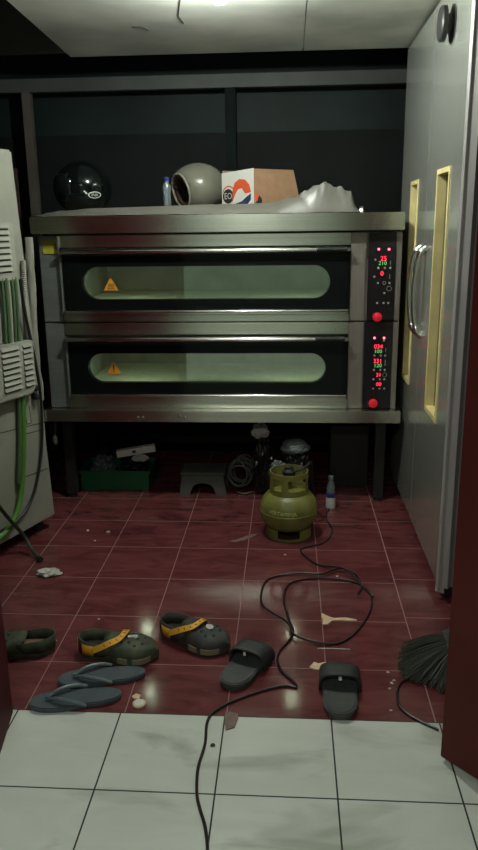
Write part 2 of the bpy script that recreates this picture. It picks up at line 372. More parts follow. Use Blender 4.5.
# top hood
m = MB(); m.box(-1.035, .695, 1.40, 2.30, 1.348, 1.426); part('top_hood', M_['steel'], m, bevel=.004)
m = MB(); m.box(-1.0, .66, 1.47, 2.28, 1.338, 1.352); part('hood_seal', M_['rubber'], m)
for (z0, z1, dz0, dz1) in ((.931, 1.338, .968, 1.280), (.501, .925, .556, .866)):
    # housing: side columns, band above the door, strip below, back
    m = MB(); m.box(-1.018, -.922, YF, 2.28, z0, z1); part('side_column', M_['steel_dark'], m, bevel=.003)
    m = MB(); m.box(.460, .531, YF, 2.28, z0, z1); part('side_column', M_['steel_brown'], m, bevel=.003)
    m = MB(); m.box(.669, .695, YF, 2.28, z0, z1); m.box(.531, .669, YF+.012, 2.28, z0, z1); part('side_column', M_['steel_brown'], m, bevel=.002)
    m = MB(); m.box(-.921, .459, YF-.004, 1.50, dz1+.003, z1); part('upper_band', M_['steel'], m, bevel=.003)
    m = MB(); m.box(-.921, .459, YF-.002, 1.50, z0, dz0-.004); part('lower_strip', M_['steel'], m, bevel=.002)
    # chamber, open at the front
    m = MB(); cz0 = dz0+(.048 if z0 > .9 else .035); cz1 = dz1-.02
    m.box(-.92, -.88, 1.482, 2.2, cz0, cz1); m.box(.42, .458, 1.482, 2.2, cz0, cz1); m.box(-.92, .458, 2.2, 2.26, cz0, cz1); m.box(-.92, .458, 1.502, 2.26, cz1, cz1+.018)
    ch = part('baking_chamber', M_['chamber'], m, smooth=0)
    m = MB(); m.box(-.92, .458, 1.482, 2.26, dz0+.002, cz0-.001); m.build('hearth_stone', M_['stone'], ch, world=True)
    for lx in (-.62, .2):
        m = MB(); m.lathe([(.001, -.012), (.012, -.009), (.016, 0)], (lx, 1.62, cz1-.001), 16); m.build('chamber_lamp', M_['chamber_lamp'], ch, world=True)
    # door
    wz0, wz1 = (1.039, 1.193) if z0 > .9 else (.632, .778)
    wx0, wx1 = (-.814, .366) if z0 > .9 else (-.812, .352)
    rad = (wz1-wz0)/2; zc = (wz0+wz1)/2; st = []
    for k in range(25): a = R(-90+180*k/24); st.append((wx1-rad+rad*math.cos(a), zc+rad*math.sin(a)))
    for k in range(12): st.append((wx1-rad-(k+1)*(wx1-wx0-2*rad)/13, wz1))
    for k in range(25): a = R(90+180*k/24); st.append((wx0+rad+rad*math.cos(a), zc+rad*math.sin(a)))
    for k in range(12): st.append((wx0+rad+(k+1)*(wx1-wx0-2*rad)/13, wz0))
    m = MB(); m.rect_ring(-.905, .455, dz0+.020, dz1-.008, st, 1.440, 1.478)
    d = part('oven_door', M_['black_glass'], m, smooth=30)
    m = MB(); m.box(wx0-.01, wx1+.01, 1.4785, 1.4805, wz0-.01, wz1+.01); m.build('door_window', M_['oven_glass'], d, world=True, smooth=0)
    m = MB(); m.box(-.908, .452, 1.425, 1.478, dz0, dz0+.020); lt = m.build('lower_trim', M_['steel'], d, world=True, bevel=.004)
    m = MB(); m.tube([(-.906, 1.424, dz0+.015), (.450, 1.424, dz0+.015)], .0065, 12); m.build('trim_bar', M_['chrome'], d, world=True)
    m = MB(); zb = dz1-.016
    m.tube([(-.908, 1.412, zb), (.30, 1.412, zb)], .011, 12); m.build('door_handle', M_['chrome'], d, world=True)
    m = MB(); m.tube([(.30, 1.412, zb), (.44, 1.412, zb)], .0125, 12); m.build('handle_grip', M_['rubber'], d, world=True)
    for bx0 in (-.908, .427):
        m = MB(); m.box(bx0, bx0+.025, 1.4245, 1.4395, zb-.01, zb+.006); m.build('handle_bracket', M_['rubber'], d, world=True)
    m = MB(); m.cyl((.447, 1.402, zb), (.447, 1.42, zb), .009, n=14); m.build('handle_bolt', M_['chrome'], d, world=True)
    # amber warning triangle with a dark pictogram
    tx, tz = (-.685, 1.079) if z0 > .9 else (-.694, .669)
    m = MB(); P0 = lambda x, z: (tx+x, 1.4782, tz+z); P1 = lambda x, z: (tx+x, 1.4776, tz+z)
    m.prism([(-.037, 0), (.037, 0), (0, .062)], P0, P1)
    t = m.build('warning_triangle', M_['amber'], d, world=True, smooth=0)
    Q0 = lambda x, z: (tx+x, 1.4775, tz+z); Q1 = lambda x, z: (tx+x, 1.4770, tz+z)
    m = MB()
    if z0 > .9:
        for k in (-.010, 0, .010): m.prism([(k-.0025, .014), (k+.0015, .014), (k+.004, .028), (k+.001, .036), (k-.002, .027)], Q0, Q1)
        m.prism([(-.018, .008), (.018, .008), (.018, .011), (-.018, .011)], Q0, Q1)
    else:
        m.prism([(-.003, .018), (.003, .018), (.004, .045), (-.004, .045)], Q0, Q1); m.prism([(-.003, .009), (.003, .009), (.003, .014), (-.003, .014)], Q0, Q1)
    m.build('pictogram', M_['amber_dark'], t, world=True, smooth=0)
m = MB(); m.box(-.895, .43, 1.49, 1.50, 1.262, 1.268)  # lamp shelf
# bright seam on the first column / hinge
m = MB(); m.box(-.928, -.915, 1.436, 1.454, 1.262, 1.338); part('hinge_bracket', M_['chrome'], m, bevel=.003)
m = MB(); m.box(-.921, -.909, 1.436, 1.4545, .54, .86); part('door_hinge', M_['steel_dark'], m, bevel=.003)
m = MB(); m.box(-.921, -.909, 1.436, 1.4545, .975, 1.245); part('door_hinge', M_['steel_dark'], m, bevel=.003)
m = MB(); m.box(-.998, -.928, 1.4515, 1.4545, 1.256, 1.280); part('yellow_label', M_['yellow_label'], m, smooth=0)
m = MB(); m.box(-.998, -.928, 1.4515, 1.4545, 1.2805, 1.322); part('upper_label', M_['yellow_label2'], m, smooth=0)
m = MB(); m.box(.533, .541, 1.448, 1.456, 1.22, 1.337); part('panel_edge', M_['chrome'], m, bevel=.001)
# control panels
YP = 1.4485
def FR(x, z, y=YP-.0006): return Matrix.Translation((x, y, z)) @ Matrix.Rotation(R(90), 4, 'X')
def ring(mb, x, z, r, t=.0018, n=16, y=YP):
    st = [(x+(r-t)*math.cos(2*math.pi*k/n), z+(r-t)*math.sin(2*math.pi*k/n)) for k in range(n)]
    so = [(x+r*math.cos(2*math.pi*k/n), z+r*math.sin(2*math.pi*k/n)) for k in range(n)]
    vs = [(a, yy, c) for yy in (y-.0012, y) for rg in (so, st) for a, c in rg]; fs = []
    for i in range(n):
        j = (i+1) % n; fs += [(i, j, n+j, n+i), (2*n+i, 3*n+i, 3*n+j, 2*n+j), (n+i, n+j, 3*n+j, 3*n+i), (i, 2*n+i, 2*n+j, j)]
    mb.add(vs, fs)
def disc(mb, x, z, r, y=YP, n=14): mb.cyl((x, y, z), (x, y-.0015, z), r, n=n)
for up in (True, False):
    z0, z1 = (.931, 1.336) if up else (.503, .925)
    m = MB(); m.box(.541 if up else .535, .667, YP, YF+.012, z0+.002, z1); pn = part('control_panel', M_['panel_black'], m, bevel=.002)
    if up:
        leds = [(.587, 1.262), (.634, 1.261)]; reds = [('25', .611, 1.219, .030), ('0', .606, 1.151, .030)]; greens = [('210', .607, 1.198, .026)]
        dots = [(.588, 1.177), (.618, 1.177), (.643, 1.177), (.588, 1.108), (.642, 1.108), (.588, 1.015), (.618, 1.015), (.640, 1.015), (.620, 1.061), (.571, 1.137), (.573, 1.215)]
        rings = [(.618, 1.108, .008), (.641, 1.082, .012)]; bars = [(.643, 1.20, .018), (.642, 1.138, .022)]; btn = (.589, .951)
    else:
        leds = [(.582, .85), (.627, .85)]; reds = [('034', .602, .808, .028), ('331', .601, .738, .028), ('31', .608, .670, .026), ('00', .610, .624, .026)]; greens = [('100', .601, .785, .026), ('120', .602, .716, .026)]
        dots = [(.585, .765), (.614, .765), (.636, .765), (.584, .695), (.615, .695), (.636, .695), (.584, .649), (.614, .649), (.636, .649), (.584, .603), (.614, .603), (.637, .603), (.627, .838)]
        rings = [(.637, .671, .011)]; bars = [(.637, .792, .018), (.637, .73, .03)]; btn = (.584, .534)
    for x, z in leds:
        m = MB(); disc(m, x, z, .0055); m.build('indicator_light', M_['red_led_dot'], pn, world=True)
    for s_, x, z, sz in reds: text(s_, sz, M_['red_led'], 'red_readout', pn, FR(x, z))
    for s_, x, z, sz in greens: text(s_, sz, M_['green_led'], 'green_readout', pn, FR(x, z))
    for x, z in dots:
        m = MB(); disc(m, x, z, .0052); m.build('key', M_['key_grey'], pn, world=True)
    for x, z, r in rings:
        m = MB(); ring(m, x, z, r); m.build('key', M_['key_grey'], pn, world=True)
    for x, z, h in bars:
        m = MB(); m.box(x-.0012, x+.0012, YP-.001, YP, z-h/2, z+h/2); m.build('scale_mark', M_['key_grey'], pn, world=True, smooth=0)
    m = MB(); mm = Matrix.Translation((btn[0], YP, btn[1])) @ Matrix.Rotation(R(90), 4, 'X')
    m.lathe([(.011, 0), (.011, .010), (.020, .012), (.0225, .018), (.021, .026), (.014, .030), (.001, .031)], n=24, M=mm); m.build('stop_button', M_['red_button'], pn, world=True)
# base shelf and stand
m = MB(); m.box(-1.05, .715, 1.405, 2.30, .440, .4995); part('base_shelf', M_['steel'], m, bevel=.004)
for x, z in ((-.57, .465), (-.545, .465), (-.36, .470), (-.335, .462)):
    m = MB(); m.lathe([(.007, 0), (.007, .002), (.001, .004)], n=12, M=Matrix.Translation((x, 1.405, z)) @ Matrix.Rotation(R(90), 4, 'X')); part('shelf_screw', M_['chrome'], m)
for x in (-.985, .61):
    for y in (1.50, 2.2):
        m = MB(); m.box(x, x+.05, y, y+.05, .02, .4395); lg = part('leg', M_['black_paint'], m, bevel=.002)
        m = MB(); m.cyl((x+.025, y+.025, 0), (x+.025, y+.025, .02), .022); m.build('foot', M_['rubber'], lg, world=True)
m = MB(); m.box(-.93, .605, 2.215, 2.235, .10, .14); part('rear_rail', M_['black_paint'], m)

# ------------------------------------------------------------------ tall steel cabinet on the right
CB = thing('steel_cabinet', 'tall stainless steel proofing cabinet with slim yellow-framed windows on the right', 'cabinet', (1.1, 1.16, 0))
X0 = .74
m = MB(); m.box(X0+.045, 1.45, .47, 1.865, .05, 2.19); part('body', M_['cab_steel_plain'], m, CB, bevel=.004)
def cab_door(y0, y1, wy0, wy1, wz0, wz1, dep, hy):
    iy = [(wy0, wz0), (wy1, wz0), (wy1, wz1), (wy0, wz1)]
    m = MB(); oz0, oz1 = .055, 2.185
    # plate with rectangular hole, built from four boxes in one mesh
    m.box(X0, X0+.043, y0, wy0, oz0, oz1); m.box(X0, X0+.043, wy1, y1, oz0, oz1); m.box(X0, X0+.043, wy0, wy1, oz0, wz0); m.box(X0, X0+.043, wy0, wy1, wz1, oz1)
    bm_door = m
    d = part('door', M_['cab_steel'], m, CB, smooth=0)
    m = MB(); t = .018
    m.rect_ring(wy0, wy1, wz0, wz1, [(wy0+t, wz0+t), (wy1-t, wz0+t), (wy1-t, wz1-t), (wy0+t, wz1-t)], X0-.004, X0+dep)
    m.v = [Vector((p.y, p.x, p.z)) for p in m.v]
    fr = m.build('window_frame', M_['yellow_frame'], d, world=True, smooth=0)
    m = MB(); m.box(X0+dep-.004, X0+dep, wy0+t, wy1-t, wz0+t, wz1-t); m.build('window_glass', M_['dark_glass'], fr, world=True, smooth=0)
    # bow handle
    m = MB(); pts = [(X0, hy, 1.275), (X0-.020, hy, 1.264), (X0-.036, hy, 1.22), (X0-.046, hy, 1.10), (X0-.036, hy, .98), (X0-.020, hy, .93), (X0, hy, .915)]
    m.tube(pts, [.019, .016, .010, .008, .010, .016, .019], 12, smooth=6)
    m.build('door_handle', M_['chrome'], d, world=True, smooth=60)
    return d
cab_door(.474, 1.140, .690, .925, .632, 1.572, .034, 1.085)
cab_door(1.150, 1.862, 1.365, 1.560, .640, 1.562, .030, 1.200)
m = MB(); m.hexa([(X0-.006, .488, .03), (X0+.030, .4525, .03), (X0+.046, .469, .03), (X0+.0, .4735, .03), (X0-.001, .488, .03)][:4], [(X0-.006, .488, 2.188), (X0+.030, .4525, 2.188), (X0+.046, .469, 2.188), (X0+.0, .4735, 2.188)]); part('bulb_catch_trim', M_['cab_steel_plain'], m, CB, smooth=0)  # added corner strip, angled towards the bulb so the cabinet edge brightens
m = MB(); m.box(X0+.006, X0+.045, 1.139, 1.151, .055, 2.185); part('door_gasket', M_['rubber'], m, CB, smooth=0)
mm = Matrix.Translation((X0, .80, 2.048)) @ Matrix.Rotation(R(-90), 4, 'Y')
m = MB(); m.lathe([(.062, 0), (.062, .004), (.05, .006), (.032, .008), (.032, .022), (.050, .024), (.058, .027), (.058, .042), (.052, .047), (.001, .047)], n=36, M=mm)
part('vent_cap', M_['cap_grey'], m, CB)
for y in (.53, 1.8):
    for x in (.83, 1.38):
        m = MB(); m.lathe([(.026, 0), (.026, .012), (.012, .02), (.012, .05)], (x, y, 0), 20); part('foot', M_['rubber'], m, CB)
m = MB(); m.box(X0+.02, X0+.05, .45, .49, .03, .055); part('bottom_bracket', M_['black_paint'], m, CB)

# ------------------------------------------------------------------ cream machine on the left
Fp = Vector((-.93, 1.11, 0)); ds = Vector((-.351, -.936, 0)).normalized(); dout = Vector((.936, -.351, 0)).normalized()
def MP(s, z, o=0.): return Fp + ds*s + dout*o + Vector((0, 0, z))
MC = thing('dough_machine', 'leaning cream enamel machine with louvred covers at the left edge', 'machine', tuple(MP(.3, 0, -.25)))
def lean(z): return -.012+.088*(z/1.685)
m = MB()
m.hexa([MP(lean(.06), .06), MP(.70, .06), MP(.70, .06, -.5), MP(lean(.06), .06, -.5)], [MP(lean(1.685), 1.685), MP(.70, 1.685), MP(.70, 1.685, -.5), MP(lean(1.685), 1.685, -.5)])
bd = part('body', M_['machine'], m, MC, bevel=.008)
m = MB()
def strip(mb, a, c, w=.0016, o=.0012):
    (s0, z0), (s1, z1) = a, c
    if abs(s1-s0) > abs(z1-z0): mb.hexa([MP(s0, z0-w, -.001), MP(s1, z1-w, -.001), MP(s1, z1-w, o), MP(s0, z0-w, o)], [MP(s0, z0+w, -.001), MP(s1, z1+w, -.001), MP(s1, z1+w, o), MP(s0, z0+w, o)])
    else: mb.hexa([MP(s0-w, z0, -.001), MP(s1-w, z1, -.001), MP(s1-w, z1, o), MP(s0-w, z0, o)], [MP(s0+w, z0, -.001), MP(s1+w, z1, -.001), MP(s1+w, z1, o), MP(s0+w, z0, o)])
strip(m, (.02, .521), (.55, .565)); strip(m, (.025, .49), (.16, .50)); strip(m, (.02, .30), (.2, .31))
strip(m, (.135, .54), (.14, .62)); strip(m, (.105, .54), (.135, .54)); strip(m, (.105, .54), (.11, .62))
m.build('panel_seam', M_['slot'], bd, world=True, smooth=0)
def louvre(s0, s1, z0, z1, o, cols, rows, rb=0.):
    m = MB()
    poly = [(s0, z1), (s1, z1), (s1, z0)]
    if rb:
        poly += [(s0+rb-rb*math.sin(R(a)), z0+rb-rb*math.cos(R(a))) for a in range(0, 91, 15)]
    else: poly += [(s0, z0)]
    m.prism(poly, lambda a, z: MP(a, z, 0), lambda a, z: MP(a, z, o))
    c = part('louvred_cover', M_['machine_lou'], m, MC, bevel=.006)
    m = MB(); h = MB()
    for cs0, cs1 in cols:
        for k in range(rows):
            z = z0+.04+(z1-z0-.065)*k/(rows-1)
            m.hexa([MP(cs0, z-.005, o-.003), MP(cs1, z-.005, o-.003), MP(cs1, z-.005, o+.001), MP(cs0, z-.005, o+.001)], [MP(cs0, z+.002, o-.003), MP(cs1, z+.002, o-.003), MP(cs1, z+.002, o+.001), MP(cs0, z+.002, o+.001)])
            h.hexa([MP(cs0-.003, z+.002, o-.002), MP(cs1+.003, z+.002, o-.002), MP(cs1+.003, z+.002, o+.009), MP(cs0-.003, z+.002, o+.009)], [MP(cs0-.003, z+.016, o-.002), MP(cs1+.003, z+.016, o-.002), MP(cs1+.003, z+.016, o+.001), MP(cs0-.003, z+.016, o+.001)])
    m.build('slot', M_['slot'], c, world=True, smooth=0); h.build('hood', M_['machine_lou'], c, world=True, smooth=0)
louvre(.125, .60, 1.165, 1.40, .018, ((.165, .30), (.34, .5)), 8)
louvre(.098, .60, .680, .912, .045, ((.120, .170), (.200, .300), (.34, .5)), 8, .05)
# cables of the machine
for s_, col, r in ((.142, 'green_cable_dull', .008), (.162, 'green_cable_dull', .007), (.183, 'conduit', .006), (.200, 'green_cable_dull', .009), (.222, 'green_cable_dull', .007)):
    m = MB(); m.tube([MP(s_, 1.18, .012), MP(s_+.003, 1.05, .014), MP(s_+.008, .93, .012), MP(s_+.01, .90, .012)], r, 10, smooth=4); part('cable', M_[col], m, MC)
m = MB(); m.tube([MP(.165, .70, .016), MP(.172, .6, .018), MP(.186, .483, .018), MP(.205, .36, .018), MP(.232, .262, .02), (MP(.275, .18, .022)), MP(.35, .12, .022), MP(.5, .09, .02)], .012, 12, smooth=6); tag(part('hose', M_['green_cable'], m, MC), label='bright green hose')
m = MB(); m.tube([MP(.190, .70, .014), MP(.195, .6, .015), MP(.212, .45, .014), MP(.24, .3, .014)], .010, 10, smooth=6); part('cable', M_['green_cable_dull'], m, MC)
m = MB(); m.tube([MP(.131, 1.17, .030), MP(.125, 1.08, .03), MP(.112, .99, .030), MP(.078, .84, .025), MP(.053, .68, .02), MP(.050, .55, .015), MP(.060, .44, .012), MP(.09, .33, .012), MP(.145, .22, .012), MP(.22, .155, .012), MP(.33, .13, .012), MP(.5, .13, .012)], .0065, 10, smooth=6)
tag(part('power_cord', M_['cord_black'], m, MC), label='black power cord')
m = MB(); m.lathe([(.012, 0), (.016, .01), (.013, .03), (.001, .034)], n=16, M=Matrix.Translation(MP(.08, .655, 0)) @ Matrix.Rotation(R(-20), 4, 'Z') @ Matrix.Rotation(R(90), 4, 'Y'))
m.lathe([(.011, 0), (.014, .01), (.012, .03), (.001, .034)], n=16, M=Matrix.Translation(MP(.082, .695, 0)) @ Matrix.Rotation(R(-20), 4, 'Z') @ Matrix.Rotation(R(90), 4, 'Y'))
part('cable_gland', M_['rubber'], m, MC)
for s_, o_ in ((.05, -.06), (.62, -.06), (.05, -.44), (.62, -.44)):
    m = MB(); p = MP(s_, 0, o_); m.lathe([(.024, 0), (.024, .03), (.014, .035), (.014, .062)], tuple(p), 18); part('foot', M_['rubber'], m, MC)
# dark hose resting on the floor
t = MB(); t.tube([MP(.42, .30, .035), MP(.36, .20, .04), MP(.29, .085, .06), (-.935, .79, .035), (-.89, .745, .013)], .0085, 10, smooth=5)
t.tube([(-.893, .748, .015), (-.875, .728, .013)], .012, 10)
tag(t.build('rubber_hose', M_['dark_hose']), 'thin dark hose slanting from the cream machine down to the red floor', 'hose')
# corrugated hose on the machine's edge
m = MB(); pts = []; rad = []
for k in range(130):
    f = k/129; p = MP(.082+.010*f+.006*math.sin(f*4), 1.245-.55*f, .014); pts.append(p); rad.append(.0115 if k % 2 else .0085)
m.tube(pts, rad, 10); tag(part('corrugated_hose', M_['conduit'], m, MC, smooth=20), label='off-white corrugated hose')
# wrinkled wrap hanging between the machine and the oven
m = MB(); vs = []; fs = []
for i in range(60):
    z = 1.335-i*.0132
    for j, a in enumerate(range(0, 360, 30)):
        wv = 1+.25*noise.noise(Vector((math.cos(R(a))*1.5, math.sin(R(a))*1.5, z*14)))
        vs.append((-1.047+.007*math.sin(z*6)+.021*math.cos(R(a))*wv, 1.385+.012*math.sin(R(a))*wv, z))
for i in range(59):
    for j in range(12): fs.append((i*12+j, i*12+(j+1) % 12, (i+1)*12+(j+1) % 12, (i+1)*12+j))
fs += [list(range(12)), list(range(59*12, 60*12))]
m.add(vs, fs); m.tube([(-1.047, 1.385, .57), (-1.05, 1.385, .02), (-1.045, 1.36, .011)], .010, 10)
tag(m.build('cable_wrap', M_['conduit'], smooth=30), 'off-white wrinkled cable wrap running down between cream machine and oven', 'cable wrap')
# hanging plug under the left end of the oven
m = MB(); m.tube([(-1.0, 1.425, .438), (-.995, 1.42, .40), (-1.002, 1.42, .36)], .004, 8, smooth=4)
hp = thing('power_plug', 'small dark plug hanging on its cord under the left end of the oven', 'plug', (-1.0, 1.42, .438))
m.build('cord', M_['cord_black'], hp, world=True)
m = MB(); m.lathe([(.008, 0), (.011, .006), (.013, .03), (.007, .045)], (-1.002, 1.42, .318), 12); m.build('plug_body', M_['stool_grey'], hp, world=True)

# ------------------------------------------------------------------ things on top of the oven
# clear sheet
m = MB(); NX, NY = 200, 44
def lerp_tab(x, tab):
    if x <= tab[0][0]: return tab[0][1]
    for (xa, ya), (xb, yb) in zip(tab, tab[1:]):
        if x <= xb: return ya+(yb-ya)*(x-xa)/(xb-xa)
    return tab[-1][1]
RIDGE = ((-1.01, .001), (-.95, .016), (-.75, .034), (-.6, .036), (-.35, .042), (-.2, .046), (0, .046), (.10, .050), (.20, .078), (.30, .136), (.33, .143), (.40, .122), (.455, .098), (.470, .03), (.49, .004))
def sheet_h(x, y):
    r = lerp_tab(x, RIDGE)
    if y < 1.45: f = (y-1.406)/.044; f = f**.8
    else: f = math.exp(-((y-1.45)/(.035+.25*r))**2)
    cr = abs(noise.noise(Vector((x*16+y*22, y*9-x*4, 2.2))))*.014+abs(noise.noise(Vector((x*34-y*28, y*30, 7))))*.007
    return 1.4275+r*f*(1-.5*cr/.018)+cr*(.25+.75*f) if y < 1.54 else 1.4275+min(.007, r*f)+cr*.2
vs = []; fs = []
for i in range(NX+1):
    for j in range(NY+1):
        x = -1.01+1.50*i/NX; y = 1.406+.40*j/NY
        vs.append((x, y+(.004*noise.noise(Vector((x*8, 5, 0))) if j else 0), sheet_h(x, y)))
for i in range(NX):
    for j in range(NY): a = i*(NY+1)+j; fs.append((a, a+NY+1, a+NY+2, a+1))
m.add(vs, fs)
tag(m.build('plastic_sheet', M_['sheet'], smooth=22), 'crumpled dusty clear plastic sheet spread over the top of the oven', 'plastic sheet')

def shell(cx, rx, ry, rz, cut, n=48, k=30, r0=1.):
    """ellipsoid shell without the faces for which cut(dir) is true"""
    m = MB(); vs = []; fs = []
    for i in range(k+1):
        th = math.pi*i/k
        for j in range(n):
            ph = 2*math.pi*j/n; d = Vector((math.sin(th)*math.cos(ph), math.sin(th)*math.sin(ph), math.cos(th)))
            vs.append(Vector((cx[0]+d.x*rx*r0, cx[1]+d.y*ry*r0, cx[2]+d.z*rz*r0)))
    for i in range(k):
        for j in range(n):
            f = (i*n+j, i*n+(j+1) % n, (i+1)*n+(j+1) % n, (i+1)*n+j)
            c = sum((vs[q] for q in f), Vector())/4; d = Vector(((c.x-cx[0])/rx, (c.y-cx[1])/ry, (c.z-cx[2])/rz)).normalized()
            if not cut(d): fs.append(f[::-1])
    m.add(vs, fs); return m
def solid(o, t):
    md = o.modifiers.new('thickness', 'SOLIDIFY'); md.thickness = t; md.offset = -1
    return o
# olive helmet, opening turned left
HZ = 1.5535
h2 = thing('motorcycle_helmet', 'olive grey open-face helmet turned left on top of the oven', 'helmet', (-.287, 1.83, 1.437), scale=1.07)
c = (0, 0, .117); op = Vector((-.86, -.50, -.20)).normalized()
def cut2(d): return d.dot(op) > .70 or d.z < -.86
solid(shell(c, .136, .130, .113, cut2).build('shell', M_['helmet_olive'], h2, fix=False), .006)
solid(shell(c, .126, .120, .104, lambda d: d.dot(op) > .74 or d.z < -.84).build('liner', M_['helmet_liner'], h2, fix=False), .02)
# edge trim following the opening
a1 = op.cross(Vector((0, 0, 1))).normalized(); a2 = a1.cross(op).normalized(); pts = []
for k in range(41):
    a = 2*math.pi*k/40; d = (op*.70+(a1*math.cos(a)+a2*math.sin(a))*math.sqrt(1-.49)).normalized()
    if d.z > -.84: pts.append((c[0]+d.x*.134, c[1]+d.y*.128, c[2]+d.z*.111))
i0 = max(range(len(pts)-1), key=lambda i: (Vector(pts[i])-Vector(pts[i+1])).length)
pts = pts[i0+1:]+pts[:i0+1]
m = MB(); m.tube(pts, .005, 8); m.build('rim_trim', M_['helmet_rim'], h2)
solid(shell(c, .1368, .1308, .1138, lambda d: not (abs(d.y+.1) < .20 and d.z > .25 and d.dot(op) < .68)).build('centre_band', M_['helmet_band'], h2, fix=False), .002)
# black helmet
h1 = thing('motorcycle_helmet', 'glossy black helmet with a white oval logo, left end of the oven top', 'helmet', (-.862, 1.74, 1.4375))
c = (0, 0, .128); op = Vector((.55, -.65, -.05)).normalized()
fc = Vector((-.75, -.6, 0)).normalized()
solid(shell(c, .145, .152, .130, lambda d: (d.dot(fc) > .80 and abs(d.z) < .45) or d.z < -.93).build('shell', M_['helmet_black'], h1, fix=False), .006)
solid(shell(c, .149, .156, .133, lambda d: not (d.dot(fc) > .72 and -.5 < d.z < .5)).build('visor', M_['visor'], h1, fix=False), .002)
solid(shell(c, .132, .138, .118, lambda d: d.z < -.9).build('liner', M_['helmet_liner'], h1, fix=False), .004)
dl = Vector((.62, -.76, -.30)).normalized()
def on_shell(u, v, lift=.0015):
    d = (dl + a1_*u + a2_*v).normalized(); return Vector((c[0]+d.x*(.145+lift), c[1]+d.y*(.152+lift), c[2]+d.z*(.130+lift)))
a1_ = Vector((.78, .62, 0)).normalized(); a2_ = a1_.cross(dl).normalized()*-1
if a2_.z < 0: a2_ = -a2_
m = MB(); n = 28
for rx_, ry_, rx2, ry2, l in ((.24, .13, .20, .095, .001),):
    vs = [on_shell(rx_*math.cos(2*math.pi*k/n), ry_*math.sin(2*math.pi*k/n), l) for k in range(n)]+[on_shell(rx2*math.cos(2*math.pi*k/n), ry2*math.sin(2*math.pi*k/n), l) for k in range(n)]
    m.add(vs, [(k, (k+1) % n, n+(k+1) % n, n+k) for k in range(n)])
lg = m.build('logo', M_['white'], h1, fix=False, smooth=0)
def bendh(co): return on_shell(co.x, co.y, .0015)
text('INK', .16, M_['white'], 'lettering', lg, None, extrude=0, bend=bendh, world=False)
m = MB(); m.add([on_shell(-.42, .12), on_shell(-.30, .02), on_shell(-.26, .05), on_shell(-.38, .16)], [(0, 1, 2, 3)]); m.build('logo_stripe', M_['white'], h1, fix=False, smooth=0)
# clear bottle
bt = thing('plastic_bottle', 'slim clear bottle with a blue cap beside the olive helmet', 'bottle', (-.415, 1.60, 1.4375))
m = MB(); m.lathe([(.012, 0), (.019, .004), (.019, .02), (.0175, .025), (.019, .03), (.019, .085), (.0175, .09), (.022, .105), (.021, .125), (.011, .142), (.009, .150)], n=24); m.build('bottle_body', M_['bottle'], bt)
m = MB(); m.lathe([(.011, .148), (.012, .150), (.012, .164), (.010, .166)], n=20); m.build('cap', M_['blue'], bt)
# carton
bx = thing('cardboard_box', 'opened cardboard drinks box with white printed end on the oven top', 'box', (.02, 1.70, 1.4365))
A = Vector((.003, 1.555, 0)); Bp = Vector((-.150, 1.665, 0)); Cp = Vector((.235, 1.70, 0)); Dp = Cp+Bp-A; zb, zt = 1.4370, 1.632
e = Vector((-.012, 0, 0))
m = MB(); up_ = lambda p, z, s=0: Vector((p.x+s, p.y, z))
def slab(mb, p, q, r, s_, th):
    nrm = (q-p).cross(s_-p).normalized()*th; mb.hexa([p, q, r, s_], [p+nrm, q+nrm, r+nrm, s_+nrm])
m = MB(); slab(m, up_(A, zb), up_(Cp, zb), up_(Cp, zt, -.045), up_(A, zt), .003)
slab(m, up_(Cp, zb), up_(Dp, zb), up_(Dp, zt, -.045), up_(Cp, zt, -.045), .003); slab(m, up_(Dp, zb), up_(Bp, zb), up_(Bp, zt), up_(Dp, zt, -.045), .003)
m.hexa([up_(A, zb), up_(Cp, zb), up_(Dp, zb), up_(Bp, zb)], [up_(A, zb+.003), up_(Cp, zb+.003), up_(Dp, zb+.003), up_(Bp, zb+.003)])
part('box_walls', M_['cardboard'], m, bx, smooth=0)
wd = (Bp-A).normalized(); wn = Vector((wd.y, -wd.x, 0)); wn = wn if wn.y < 0 else -wn; WL = (Bp-A).length
def WP(a, z, o=0.): return Vector((A.x, A.y, 0))+wd*(WL-a)+wn*o+Vector((0, 0, zb+z))   # a: from left end, z: up from the base
m = MB(); m.prism([(-.004, 0), (WL+.004, 0), (WL+.004, zt-zb+.002), (-.004, zt-zb-.012)], lambda a, z: WP(a, z, .0), lambda a, z: WP(a, z, .003))
we = part('printed_end', M_['offwhite'], m, bx, smooth=0)
m = MB()
arc = [(.072+.062*math.cos(R(t)), .082+.060*math.sin(R(t))) for t in range(10, 171, 16)]
low = [(.012, .06), (.035, .098), (.075, .108), (.10, .085), (.118, .055)]
wave = [(.050, .045)]+[(.052, .10), (.065, .135), (.095, .152), (.13, .148), (.155, .125), (.166, .09), (.13, .085), (.11, .11), (.085, .105), (.068, .082)]
m.prism([(x+.012, z) for x, z in wave], lambda a, z: WP(a, z, .0032), lambda a, z: WP(a, z, .0038)); m.build('red_wave', M_['print_red'], we, world=True, smooth=0)
m = MB(); m.prism([(.08, .04), (.10, .03), (.15, .03), (.176, .055), (.178, .085), (.15, .07), (.12, .05)], lambda a, z: WP(a, z, .0032), lambda a, z: WP(a, z, .0038)); m.build('navy_wave', M_['print_navy'], we, world=True, smooth=0)
m = MB(); m.prism([(.036+.034*math.cos(R(t)), .075+.034*math.sin(R(t))) for t in range(0, 360, 20)], lambda a, z: WP(a, z, .0032), lambda a, z: WP(a, z, .0037)); m.build('black_roundel', M_['print_black'], we, world=True, smooth=0)
